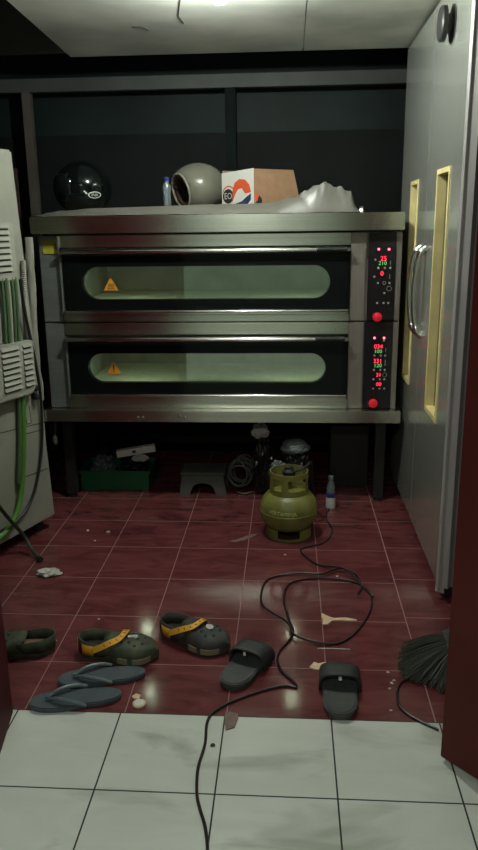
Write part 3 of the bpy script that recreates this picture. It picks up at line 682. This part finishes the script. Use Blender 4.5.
m = MB(); m.prism([(.040+.044*math.cos(R(t)), .080+.044*math.sin(R(t))) for t in range(20, 161, 14)]+[(.040+.038*math.cos(R(t)), .080+.038*math.sin(R(t))) for t in range(160, 19, -14)], lambda a, z: WP(a, z, .0032), lambda a, z: WP(a, z, .0037)); m.build('red_arc', M_['print_red'], we, world=True, smooth=0)
text('EO', .042, M_['offwhite'], 'lettering', we, None, extrude=0, bend=lambda co: WP(.036+co.x*.9, .075+co.y, .0042))
m = MB()
m.box(-.004, .003, -.004, 0, 0, zt-zb); m = MB(); cd2 = (Cp-A).normalized(); cn = Vector((cd2.y, -cd2.x, 0))
def CP(a, z, o=0.): return Vector((A.x, A.y, 0))+cd2*a+cn*o+Vector((0, 0, zb+z))
m.prism([(.004, .03), (.05, .03), (.045, .062), (.022, .085), (.004, .075)], lambda a, z: CP(a, z, .0006), lambda a, z: CP(a, z, .0014)); part('print_patch', M_['print_black'], m, bx, smooth=0)
m = MB(); m.prism([(.006, .055), (.022, .05), (.03, .078), (.012, .088)], lambda a, z: CP(a, z, .0016), lambda a, z: CP(a, z, .002)); part('print_patch', M_['print_red'], m, bx, smooth=0)
# screw / clip at the right end of the sheet
m = MB(); m.lathe([(.010, 0), (.012, .006), (.008, .018), (.011, .026), (.001, .03)], (.50, 1.43, 1.4265), 14)
tag(m.build('metal_clip', M_['chrome']), 'small shiny metal clip at the right end of the plastic sheet', 'clip')
# rusty grille behind, left of the post
g = thing('perforated_panel', 'dark reddish perforated panel in the gloom left of the brown post', 'panel', (-1.42, 2.2, 0))
m = MB(); m.box(-1.52, -1.36, 2.2, 2.22, 0, 1.70); part('panel_board', M_['grille'], m, g)
for i in range(5):
    for k in range(4):
        m = MB(); m.box(-1.485+i*.027, -1.470+i*.027, 2.196, 2.2, 1.50+k*.04, 1.52+k*.04); part('vent_hole', M_['slot'], m, g, smooth=0)

# ------------------------------------------------------------------ under the oven
def crumple(c, r, seed, sub=4, amp=.35, freq=2.2, flat=None):
    bm = bmesh.new(); bmesh.ops.create_icosphere(bm, subdivisions=sub, radius=1)
    for v in bm.verts:
        d = v.co.normalized(); n1 = noise.noise(d*freq+Vector((seed, 0, 0))); n2 = abs(noise.noise(d*freq*2.7+Vector((0, seed, 0)))); n3 = abs(noise.noise(d*freq*6+Vector((0, 0, seed))))
        k = 1+amp*n1-amp*.7*n2-amp*.25*n3
        v.co = Vector((c[0]+d.x*r[0]*k, c[1]+d.y*r[1]*k, c[2]+d.z*r[2]*k))
        if flat is not None and v.co.z < flat: v.co.z = flat
    m = MB(); bm.verts.index_update(); m.add([v.co.copy() for v in bm.verts], [[v.index for v in f.verts] for f in bm.faces]); bm.free(); return m
# green crate
cr = thing('plastic_crate', 'low green plastic crate full of odds and ends under the oven', 'crate', (-.755, 1.73, 0))
m = MB(); t = .006; x0, x1, y0, y1 = -.945, -.575, 1.63, 1.86
m.box(x0, x1, y0, y0+t, 0, .105); m.box(x0, x1, y1-t, y1, 0, .105); m.box(x0, x0+t, y0+t, y1-t, 0, .105); m.box(x1-t, x1, y0+t, y1-t, 0, .105); m.box(x0+t, x1-t, y0+t, y1-t, 0, .006)
part('tub', M_['crate_green'], m, cr, bevel=.001)
m = MB(); m.box(x0-.008, x1+.008, y0-.008, y0, .09, .108); m.box(x0-.008, x1+.008, y1, y1+.008, .09, .108); m.box(x0-.008, x0, y0, y1, .09, .108); m.box(x1, x1+.008, y0, y1, .09, .108)
part('rim', M_['crate_green'], m, cr, bevel=.002)
tag(crumple((-.85, 1.745, .088), (.070, .08, .070), 3.1).build('plastic_bag', M_['bag_grey'], smooth=15), 'crumpled smoky plastic bag at the left of the green crate', 'plastic bag')
tag(crumple((-.675, 1.745, .085), (.075, .08, .070), 8.3).build('plastic_bag', M_['bag_black'], smooth=15), 'crumpled dark plastic bag at the right of the green crate', 'plastic bag')
tag(crumple((-.625, 1.68, .165), (.045, .03, .02), 4.4).build('plastic_wrapper', M_['bag_white'], smooth=15), 'small pale wrapper on the dark bag in the green crate', 'wrapper')
m = MB(); mm = Matrix.Translation((-.655, 1.72, .195)) @ Matrix.Rotation(R(-8), 4, 'Y') @ Matrix.Rotation(R(8), 4, 'Z')
m.box(-.105, .105, -.022, .022, -.018, .018, M=mm)
lb = tag(m.build('light_carton', M_['offwhite'], bevel=.001), 'long narrow white carton lying across the green crate', 'carton')
m = MB(); m.box(-.02, .0, -.0226, -.022, -.006, .008, M=mm); m.build('printed_mark', M_['print_black'], lb, smooth=0)
# grey stool
st = thing('step_stool', 'small grey plastic stool with arched sides under the oven', 'stool', (-.27, 1.63, 0))
m = MB(); m.box(-.395, -.155, 1.565, 1.73, .105, .122); part('seat', M_['stool_grey'], m, st, bevel=.006)
for yy in (1.572, 1.715):
    m = MB(); poly = [(-.400, 0), (-.345, 0), (-.335, .03)]+[(-.275-.058*math.cos(R(a)), .030+.035*math.sin(R(a))) for a in range(15, 166, 15)]+[(-.215, .03), (-.205, 0), (-.15, 0), (-.165, .1045), (-.385, .1045)]
    m.prism(poly, lambda a, z: (a, yy-.007, z), lambda a, z: (a, yy+.007, z)); part('side_panel', M_['stool_grey'], m, st, smooth=0)
# tangle of cable
m = MB()
for k in range(9):
    cx = -.075+random.uniform(-.02, .02); cz = .105+random.uniform(-.015, .02); rx = random.uniform(.05, .068); rz = random.uniform(.055, .085); ph = random.uniform(0, 6); tl = random.uniform(-.025, .025)
    m.tube([(cx+rx*math.cos(ph+a*math.pi/8), 1.60+k*.012+tl*math.cos(a*math.pi/8+ph), max(.01, cz+rz*math.sin(ph+a*math.pi/8))) for a in range(17)], .0045, 6, smooth=2)
m.tube([(-.1, 1.6, .008), (-.06, 1.57, .008), (.0, 1.6, .01)], .005, 6, smooth=3)
tag(m.build('cable_coil', M_['stool_grey']), 'untidy coil of thin cable between the grey stool and the gas cylinder', 'cable')
# bags behind the cylinder
tag(crumple((.045, 1.60, .155), (.06, .07, .17), 1.7, flat=.002).build('plastic_bag', M_['bag_black'], smooth=15), 'tall black plastic bag behind the left of the gas cylinder', 'plastic bag')
tag(crumple((.03, 1.60, .345), (.045, .04, .04), 6.1).build('plastic_bag', M_['bag_white'], smooth=15), 'small white plastic bag on top of the tall black bag', 'plastic bag')
tag(crumple((.215, 1.52, .125), (.085, .075, .13), 2.9, flat=.002).build('plastic_bag', M_['bag_black'], smooth=15), 'bulky black plastic bag right behind the gas cylinder', 'plastic bag')
tag(crumple((.210, 1.50, .290), (.075, .05, .042), 5.5, amp=.22, freq=1.6).build('plastic_bag', M_['bag_grey'], smooth=15), 'crumpled smoky grey bag on top of the bulky black bag', 'plastic bag')
tag(crumple((.125, 1.40, .20), (.04, .035, .05), 9.5).build('plastic_bag', M_['bag_grey'], smooth=15), 'small smoky grey bag tucked against the bulky black bag', 'plastic bag')
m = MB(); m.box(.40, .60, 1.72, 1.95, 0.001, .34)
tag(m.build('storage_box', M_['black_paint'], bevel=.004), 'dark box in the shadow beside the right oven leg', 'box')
# spray bottle
sp = thing('spray_bottle', 'small clear bottle with blue band standing right of the gas cylinder', 'bottle', (.388, 1.40, 0))
m = MB(); m.lathe([(.020, 0), (.024, .004), (.024, .05), (.022, .06)], n=24); m.build('base_cup', M_['bag_white'], sp)
m = MB(); m.lathe([(.0225, .060), (.0225, .082)], n=24); m.build('blue_band', M_['blue'], sp)
m = MB(); m.lathe([(.021, .082), (.023, .09), (.020, .12), (.012, .14), (.012, .15), (.014, .152), (.014, .17), (.008, .172)], n=24); m.build('bottle_top', M_['bottle'], sp)
# gas cylinder
GX, GY = .178, 1.075
gc = thing('gas_cylinder', 'olive green small LPG gas cylinder standing on the red tiles', 'gas cylinder', (GX, GY, 0))
m = MB(); prof = [(.001, .030), (.05, .032), (.085, .040), (.110, .058), (.125, .082), (.130, .105), (.1305, .118), (.1325, .120), (.1325, .126), (.1305, .128), (.130, .145), (.122, .172), (.104, .196), (.075, .213), (.045, .221), (.001, .224)]
m.lathe(prof, n=56); m.build('tank', M_['gas_green'], gc)
m = MB(); n = 48; r0_, r1_ = .098, .102; vs = []; fs = []
def arc_wall(mb, r, th, z0, z1, a0, a1, n=10, taper=0):
    vs = []; 
    for k in range(n+1):
        a = R(a0+(a1-a0)*k/n)
        for rr_, zz in ((r, z0), (r+th, z0), (r+th+taper, z1), (r+taper, z1)): vs.append((rr_*math.cos(a), rr_*math.sin(a), zz))
    fs = [(0, 1, 2, 3), (4*n, 4*n+3, 4*n+2, 4*n+1)]
    for k in range(n):
        for q in range(4): fs.append((4*k+q, 4*(k+1)+q, 4*(k+1)+(q+1) % 4, 4*k+(q+1) % 4))
    mb.add(vs, fs)
arc_wall(m, .100, .004, 0, .012, 0, 360, 48)
for a0 in (-80+25, 35+0, 125, 215-15): pass
for a0, a1 in ((-60, 45), (75, 105+60), (195, 242)): arc_wall(m, .100, .004, .012, .05, a0, a1, 14)
m.build('foot_ring', M_['gas_green'], gc, smooth=30)
m = MB(); arc_wall(m, .083, .004, .205, .232, 0, 360, 48)
arc_wall(m, .083, .004, .283, .308, 0, 360, 48)
for a0, a1 in ((-112, -92), (-28, -8), (40, 150), (190, 215)): arc_wall(m, .083, .004, .230, .285, a0, a1, 8)
m.build('collar', M_['gas_green'], gc, smooth=30)
m = MB(); m.lathe([(.014, .222), (.014, .25), (.010, .252), (.010, .27), (.016, .272), (.016, .285), (.001, .288)], n=20); v = m.build('valve', M_['brass'], gc)
m = MB(); m.lathe([(.028, .285), (.030, .29), (.030, .305), (.018, .315), (.018, .325), (.001, .327)], n=24); rg = m.build('regulator', M_['rubber'], gc)
m = MB(); m.tube([(.02, 0, .30), (.07, .02, .315), (.10, .08, .32), (.11, .16, .25), (.12, .26, .10)], .006, 8, smooth=5); m.build('hose', M_['rubber'], rg)
def bendg2(co):
    z = .1435+co.y; t = max(0., z-.145); r = .130-.29*t-.004+.0055
    a = R(-90)+co.x/.128-.22; return Vector((math.cos(a)*(r+.0008), math.sin(a)*(r+.0008), z))
text('PERTAMINA', .024, M_['gas_text'], 'lettering', gc, None, extrude=0, bend=bendg2, world=False)

# ------------------------------------------------------------------ footwear
def croc(name, label, loc, rot, body, scale=1.0, badge=True, strap=True, side=1, insole='croc_in', charm=None):
    o = thing(name, label, 'clog', loc, rot, scale=scale)
    L_ = .27
    def hw(s): # half width
        return .034+.020*math.sin(min(1, s/.25)*math.pi/2)*.35+.0245*math.exp(-((s-.68)/.26)**2)-(.030*max(0, (s-.86)/.14)**2)
    def hwe(s):
        e = 1.0
        if s < .10: e = math.sqrt(max(0, 1-((.10-s)/.10)**2))
        if s > .80: e = math.sqrt(max(0, 1-((s-.80)/.20)**2))
        return hw(s)*max(e, .05)
    S = [0, .015, .04, .08, .13, .2, .28, .36, .44, .52, .6, .68, .76, .82, .87, .91, .95, .98, 1.0]
    # sole
    m = MB(); n = len(S); vs = []; fs = []
    for s in S:
        x = (s-.5)*L_; h = hwe(s); bend = .010*max(0, (s-.75)/.25)**2
        for f, z in ((-.92, 0+bend), (-1.04, .008+bend), (-1.0, .026+bend), (1.0, .026+bend), (1.04, .008+bend), (.92, 0+bend)): vs.append((x, h*f, z))
    for i in range(n-1):
        for q in range(6): fs.append((6*i+q, 6*i+(q+1) % 6, 6*(i+1)+(q+1) % 6, 6*(i+1)+q))
    fs += [list(range(6)), list(range(6*(n-1), 6*n))]
    m.add(vs, fs); m.build('sole', M_[body], o, smooth=50)
    m = MB(); vs = [((s-.5)*L_, f*hwe(s)*.86, .0275) for s in S for f in (-1, 1)]; fs = [(2*i, 2*i+1, 2*i+3, 2*i+2) for i in range(n-1)]
    m.add(vs, fs); m.build('footbed', M_[insole], o, smooth=0)
    # upper: vamp dome + low heel wall, open top
    m = MB(); vs = []; fs = []; K = 18; SS = [.40+.6*i/18 for i in range(19)]
    for s in SS:
        x = (s-.5)*L_; h = hwe(s)*1.0; H = .050*math.sqrt(max(0.0, 1-((s-.40)/.64)**2))+.004
        if s > .97: H = .016
        for k in range(K+1):
            a = math.pi*k/K; cx = math.cos(a); sz = abs(math.sin(a))**.75
            vs.append((x-(.018*(sz**2) if s < .42 else 0), h*(1 if cx > 0 else -1)*abs(cx)**.7, .020+H*sz))
    for i in range(len(SS)-1):
        for k in range(K): fs.append((i*(K+1)+k, i*(K+1)+k+1, (i+1)*(K+1)+k+1, (i+1)*(K+1)+k))
    m.add(vs, fs); vo = m.build('vamp', M_[body], o, smooth=60, fix=True); solid(vo, .005)
    # vent holes as dark ports
    m = MB()
    for s, f in ((.58, .0), (.66, .28), (.66, -.28), (.74, 0), (.74, .45), (.74, -.45), (.82, .2), (.82, -.2), (.58, .42), (.58, -.42)):
        x = (s-.5)*L_; a = math.acos(max(-1, min(1, f))); H = .050*math.sqrt(max(0, 1-((s-.40)/.64)**2))+.004
        z = .020+H*abs(math.sin(a))**.75; y = hwe(s)*(1 if f > 0 else -1)*abs(f)**.7 if f else 0
        nrm = Vector((.25+.6*max(0, s-.6), f*.8, 1)).normalized(); p = Vector((x, y, z)); m.cyl(p-nrm*.003, p+nrm*.0012, .0055, n=10)
    m.build('vent_holes', M_['croc_in'], vo, smooth=0)
    # heel wall
    m = MB(); vs = []; fs = []; P = []
    for i in range(25):
        a = math.pi/2+math.pi*i/24   # from far side round the heel to near side
        P.append((-.5*L_+.062+(.062)*math.cos(a)*1.0, .0425*math.sin(a)))
    P = [(-.012, .045), (-.04, .044)]+P+[(-.04, -.044), (-.012, -.045)]
    for x, y in P:
        top = .058+.010*max(0, -(x+.02)/.11)
        vs += [(x, y, .018), (x*1.0-.001, y*1.02, top)]
    for i in range(len(P)-1): fs.append((2*i, 2*i+2, 2*i+3, 2*i+1))
    m.add(vs, fs); hwall = m.build('heel_wall', M_[body], o, smooth=50); solid(hwall, -.004)
    def wallpatch(i0, i1, z0, z1, mat, nm_):
        m = MB(); vs = []; fs = []
        for i in range(i0, i1+1):
            x, y = P[i]; k = Vector((x+.073, y, 0)).normalized()*.0075
            vs += [(x+k.x, y+k.y, z0), (x+k.x, y+k.y, z1)]
        for i in range(i1-i0): fs.append((2*i, 2*i+2, 2*i+3, 2*i+1))
        m.add(vs, fs); solid(m.build(nm_, M_[mat], hwall, smooth=50), .001)
    if badge:
        wallpatch(15, 18, .020, .060, 'croc_yellow', 'yellow_patch'); wallpatch(18, 21, .018, .066, 'croc_maroon', 'maroon_patch'); wallpatch(21, 26, .020, .056, 'croc_yellow', 'yellow_patch')
    # side bumpers
    if badge:
        m = MB()
        for s0, s1 in ((.55, .68), (.74, .93)):
            vs = []; fs = []
            for k in range(7):
                s = s0+(s1-s0)*k/6; h = hwe(s)*1.045
                for z, q in ((.012, 0), (.012, .003), (.030, .002), (.030, -.001)): vs.append(((s-.5)*L_, -(h+q), z))
            for k in range(6):
                for q in range(4): fs.append((4*k+q, 4*k+(q+1) % 4, 4*(k+1)+(q+1) % 4, 4*(k+1)+q))
            m.add(vs, fs)
        m.build('bumper', M_['croc_tan'], o)
    if strap:
        pts = [Vector(p) for p in ((-.072, -.053, .044), (-.050, -.052, .054), (-.02, -.046, .068), (.010, -.030, .078), (.022, -.004, .085), (.022, .020, .082), (.008, .040, .066), (-.004, .049, .048))]
        pts = spline(pts, 5); m = MB(); vs = []; fs = []
        for i, p in enumerate(pts):
            t = (pts[min(i+1, len(pts)-1)]-pts[max(0, i-1)]).normalized(); out = Vector((0, p.y, p.z-.03)).normalized(); wv = t.cross(out).normalized(); out = wv.cross(t).normalized()
            for a, b_ in ((-1, 0), (1, 0), (1, 1), (-1, 1)): vs.append(p+wv*.010*a+out*.003*b_)
        for i in range(len(pts)-1):
            for q in range(4): fs.append((4*i+q, 4*i+(q+1) % 4, 4*(i+1)+(q+1) % 4, 4*(i+1)+q))
        fs += [(0, 1, 2, 3), tuple(4*(len(pts)-1)+q for q in (3, 2, 1, 0))]
        m.add(vs, fs); so = m.build('heel_strap', M_['croc_yellow'], o, smooth=50)
        m = MB()
        for i in range(8, 26, 3):
            p = pts[i]; t = (pts[i+1]-pts[i-1]).normalized(); out = Vector((0, p.y, p.z-.03)).normalized(); wv = t.cross(out).normalized(); out = wv.cross(t).normalized()
            a = p+out*.0032; m.hexa([a-wv*.004-t*.003, a+wv*.003-t*.001, a+wv*.004+t*.002, a-wv*.003+t*.001], [x+out*.0006 for x in (a-wv*.004-t*.003, a+wv*.003-t*.001, a+wv*.004+t*.002, a-wv*.003+t*.001)])
        m.build('strap_print', M_['croc_maroon'], so, smooth=0)
        m = MB()
        for y in (-.0515, .0505): m.cyl((-.004 if y > 0 else -.068, y-.004*(1 if y > 0 else -1), .044), (-.004 if y > 0 else -.068, y+.003*(1 if y > 0 else -1), .044), .007, n=14)
        m.build('rivet', M_['croc_maroon'], so)
    if charm:
        m = MB(); mm = Matrix.Translation(charm[0]) @ Matrix.Rotation(charm[1], 4, 'Y')
        if charm[2] == 'round': m.lathe([(.013, 0), (.013, .003), (.001, .005)], n=20, M=mm)
        else: m.box(-.016, .016, -.004, .004, 0, .004, M=mm @ Matrix.Rotation(.6, 4, 'Z')); m.box(-.001, .016, -.004, .010, 0, .003, M=mm)
        m.build('charm', M_['rag'], vo, smooth=0)
    return o
croc('clog', 'olive clog with yellow strap and tan toe bumper, nearer the left wall', (-.382, .046, 0), (0, 0, R(-6)), 'croc_olive', 1.0, charm=(Vector((.045, .006, .069)), .2, 'twig'))
croc('clog', 'dark brown clog with yellow strap and round white charm, right of the olive one', (-.138, .135, 0), (0, 0, R(-27)), 'croc_dark', 1.0, charm=(Vector((.050, .012, .067)), .3, 'round'))
croc('clog', 'olive clog without strap, partly hidden by the left door frame', (-.735, .045, 0), (0, 0, R(190)), 'croc_olive', .95, badge=False, strap=False, insole='clog_brown')

def sole_outline(L_, w0, w1, n=40):
    pts = []
    for k in range(n):
        a = 2*math.pi*k/n; x = math.cos(a); y = math.sin(a); t = (x+1)/2
        w = w0+(w1-w0)*t; w *= 1-.16*math.exp(-((t-.40)/.16)**2)
        pts.append((x*L_/2, math.copysign(abs(y)**.75, y)*w))
    return pts
def slide(label, loc, rz):
    o = thing('slide_sandal', label, 'sandal', loc, (0, 0, rz)); o.scale = (1, 1.16, 1.05)
    pl = sole_outline(.270, .053, .053)
    m = MB(); m.hexa([(x*.97, y*.95, 0) for x, y in pl], [(x, y, .022) for x, y in pl]); m.build('sole', M_['slide'], o, bevel=.003)
    m = MB(); m.hexa([(x*.94, y*.90, .0222) for x, y in pl], [(x*.92, y*.86, .0245) for x, y in pl]); m.build('footbed', M_['slide'], o)
    m = MB(); vs = []; fs = []; K = 16; SX = (.0, .01, .03, .05, .07, .085)
    for i, x in enumerate(SX):
        lift = .046-.010*(x/.085)-.004*abs(i-2)/3
        for k in range(K+1):
            a = math.pi*k/K; y = (.053+.002)*math.copysign(abs(math.cos(a))**.6, math.cos(a)); z = .006+(.020+lift)*abs(math.sin(a))**.62
            vs.append((x-.012*math.sin(a), y, z))
    for i in range(len(SX)-1):
        for k in range(K): fs.append((i*(K+1)+k, i*(K+1)+k+1, (i+1)*(K+1)+k+1, (i+1)*(K+1)+k))
    m.add(vs, fs); b_ = m.build('strap', M_['slide_band'], o, smooth=60); solid(b_, .005)
    m = MB(); m.box(-.008, -.0075, -.004, .004, 0, .011, M=Matrix.Translation((-.010, 0, .052)) @ Matrix.Rotation(.2, 4, 'Y')); m.build('tab', M_['rag'], b_, smooth=0)
    return o
slide('charcoal slide sandal beside the dark brown clog, pointing up and right', (.045, -.010, 0), math.atan2(.228, .094))
slide('charcoal slide sandal standing alone at the edge of the white tiles', (.334, -.128, 0), math.atan2(.243, .012))
def flip(label, loc, rz):
    o = thing('flip_flop', label, 'flip-flop', loc, (0, 0, rz)); o.scale = (1.04, 1.16, 1.1)
    pl = sole_outline(.262, .037, .047)
    m = MB(); m.hexa([(x*.98, y*.97, 0) for x, y in pl], [(x, y, .016) for x, y in pl]); m.build('sole', M_['flip'], o, bevel=.003)
    m = MB()
    for sgn in (-1, 1): m.tube([(.080, .002*sgn, .016), (.074, .005*sgn, .022), (.045, .022*sgn, .029), (.005, .036*sgn, .026), (-.025, .041*sgn, .017), (-.030, .041*sgn, .014)], [.004, .0045, .006, .006, .005, .004], 8, smooth=5)
    m.tube([(.080, 0, .014), (.080, 0, .028)], .005, 8); m.build('strap', M_['flip_strap'], o)
    return o
flip('slate blue flip-flop, the farther of the pair by the white tiles', (-.408, -.092, 0), R(193))
flip('slate blue flip-flop, the nearer of the pair by the white tiles', (-.458, -.208, 0), R(193))

# ------------------------------------------------------------------ cords and litter on the floor
RC = .0042
def fl_(pts, z=RC): return [Vector((x, y, z)) for x, y in pts]
blk = [(-.010, -.95), (-.002, -.78), (-.015, -.681), (-.037, -.614), (-.050, -.565), (-.058, -.477), (-.050, -.38), (-.054, -.295), (-.041, -.245), (.010, -.191), (.098, -.133), (.168, -.104), (.202, -.110),
       (.193, -.082), (.152, -.015), (.144, .071), (.184, .165), (.194, .23), (.177, .312), (.161, .445), (.172, .542), (.208, .594), (.304, .624), (.423, .603), (.483, .538), (.492, .436), (.457, .310), (.397, .194), (.336, .140), (.252, .143), (.194, .185), (.173, .263), (.092, .359), (.073, .457), (.085, .580), (.132, .634), (.225, .650), (.313, .645), (.389, .699), (.450, .660), (.470, .560), (.500, .475)]
P3 = []
for i, p in enumerate(blk):
    z = RC+.0004
    if 29 <= i <= 32: z = .0135
    if i in (36, 37, 38): z = .0125
    P3.append(Vector((p[0], p[1], z)))
m = MB(); m.tube(P3, RC, 8, smooth=6)
tag(m.build('extension_lead', M_['cord_brown']), 'long dark cord looped over the red tiles and running onto the white tiles', 'cord')
m = MB(); m.tube([Vector((x, y, z)) for x, y, z in ((.447, .50, .0045), (.465, .56, .0045), (.452, .600, .0135), (.42, .65, .0205), (.389, .689, .0205), (.309, .742, .0045), (.262, .80, .0045), (.235, .90, .0045), (.330, .965, .0045), (.38, 1.10, .0045), (.36, 1.30, .0045), (.42, 1.5, .0045))], .004, 8, smooth=6)
tag(m.build('appliance_lead', M_['cord_black']), 'thin dark cord running back from the loop past the gas cylinder', 'cord')
def flake(pts, th, seed=0):
    m = MB(); m.hexa([(x, y, .0006) for x, y in pts], [(x, y, .0006+th) for x, y in pts]); return m
m = flake([(.297, .318), (.300, .345), (.330, .318), (.345, .312), (.385, .318), (.425, .304), (.420, .296), (.36, .300), (.335, .296), (.318, .270), (.300, .268), (.302, .30)], .004)
tag(m.build('wood_scrap', M_['cream']), 'cream splintered scrap with a long tail lying inside the cord loop', 'scrap')
m = flake([(.246, .000), (.262, .030), (.275, .022), (.300, .032), (.306, .01), (.302, -.012), (.262, -.010)], .004)
tag(m.build('bread_crust', M_['cream']), 'torn tan crust lying between the two charcoal slides', 'crust')
m = flake([(-.006, -.240), (.008, -.236), (.032, -.245), (.034, -.262), (.026, -.305), (.002, -.318), (-.004, -.285)], .003)
tag(m.build('tile_chip', M_['chip']), 'broken brown tile chip where red floor meets white tiles', 'tile chip')
m = MB(); m.tube([(.274, .113, .0022), (.33, .115, .0022), (.384, .112, .0022)], .0016, 6); tag(m.build('drinking_straw', M_['rag']), 'thin pale straw lying beyond the lone charcoal slide', 'straw')
cap = thing('bottle_cap', 'cream round cap lying by the white tile edge beside the flip-flops', 'cap', (-.266, -.213, 0))
m = MB(); m.lathe([(.019, .0), (.020, .002), (.020, .006), (.018, .008), (.001, .008)], n=28); m.build('cap_shell', M_['cream'], cap)
m = MB(); m.lathe([(.014, .0082), (.014, .0088), (.001, .0090)], n=24); m.build('cap_disc', M_['white'], cap)
tag(flake([(-.295, -.178), (-.285, -.165), (-.268, -.172), (-.272, -.190), (-.288, -.188)], .004).build('bread_crumb', M_['cream']), 'cream crumb just behind the round cap', 'crumb')
tag(crumple((-.800, .615, .012), (.055, .03, .014), 7.7, sub=3, amp=.5, flat=.0005).build('plastic_film', M_['rag'], smooth=10), 'crumpled scrap of clear film near the cream machine', 'plastic film')
def pebble(n_, x, y, r, lab, grp=None, mat='rag'):
    o = crumple((x, y, r*.45), (r, r*.8, r*.5), x*37+y*11, sub=2, amp=.4, flat=.0003).build(n_, M_[mat], smooth=20); tag(o, lab, 'crumb', grp); return o
for x, y, r, lab in ((.494, -.015, .006, 'pale crumb by the broom, farthest of the scatter'), (.507, -.057, .005, 'small pale crumb by the broom, rightmost of the scatter'), (.499, -.073, .006, 'pale crumb by the broom, in the middle of the scatter'), (.489, -.100, .005, 'small pale crumb by the broom, nearest of the tight scatter'), (.478, -.206, .005, 'lone pale crumb between broom scatter and white tiles')):
    pebble('crumb', x, y, r, lab, 'pale crumbs by the broom')
for x, y, r, lab in ((-.762, 1.068, .007, 'pale crumb farthest left in front of the oven'), (-.660, 1.05, .011, 'flat pale crumb in front of the green crate'), (-.700, .956, .005, 'tiny pale crumb nearer the viewer than the green crate ones'), (.163, .840, .006, 'white crumb in front of the gas cylinder'), (.374, .645, .006, 'white crumb on the tiles beyond the cord loop'), (-.415, -.085, .008, 'pale crumb beside the olive clog and flip-flop'), (-.51, .27, .005, 'small pale crumb behind the olive clog'), (-.69, .125, .009, 'pale crumb behind the half hidden clog'), (-.625, .12, .006, 'small brown crumb right of the half hidden clog')):
    pebble('crumb', x, y, r, lab)
pebble('debris', -.028, -.383, .008, 'black speck on the white tile right of the cord', mat='rubber')
tag(flake([(-.09, .975), (-.05, 1.0), (.0, 1.05), (.035, 1.06), (.02, 1.035), (-.02, .99), (-.06, .965)], .0015).build('plastic_strip', M_['chip']), 'thin dull strip lying left of the gas cylinder', 'strip')

# broom
bm_ = thing('broom', 'dark green broom with splayed bristles leaning behind the right door', 'broom', (.70, 0, 0))
m = MB(); random.seed(3)
base = Vector((.705, .010, .085))
for k in range(520):
    u_ = random.random(); v_ = random.random()
    st_ = Vector((.690+random.uniform(-.01, .01), -.045+.11*u_, .075+.03*v_))
    tip = Vector((.520+.06*random.random()+.06*abs(u_-.5), -.125+.235*u_+random.uniform(-.012, .012), .004+.05*v_*(random.random())))
    if u_ < .3: tip.x += (.3-u_)*.35
    mid = (st_+tip)/2+Vector((0, 0, .006+random.uniform(-.004, .004)))
    m.tube([st_, mid, tip], [.0020, .0020, .0016], 3)
m.build('bristles', M_['broom'], bm_, world=True, smooth=0)
m = MB(); m.hexa([(.685, -.055, .065), (.685, .075, .065), (.735, .075, .10), (.735, -.055, .10)], [(.672, -.05, .105), (.672, .07, .105), (.725, .07, .135), (.725, -.05, .135)]); m.build('head', M_['broom_head'], bm_, world=True, bevel=.004)
m = MB(); m.tube([(.706, .01, .11), (.745, .015, 1.15)], .011, 12); m.build('handle', M_['broom_head'], bm_, world=True)
m = MB(); m.tube([(.56, -.045, .0045), (.525, -.075, .0045), (.507, -.128, .0045), (.507, -.191, .0045), (.542, -.244, .0045), (.60, -.29, .0045)], .004, 8, smooth=5)
tag(m.build('cord', M_['cord_brown']), 'short curved dark cord on the floor below the broom bristles', 'cord')
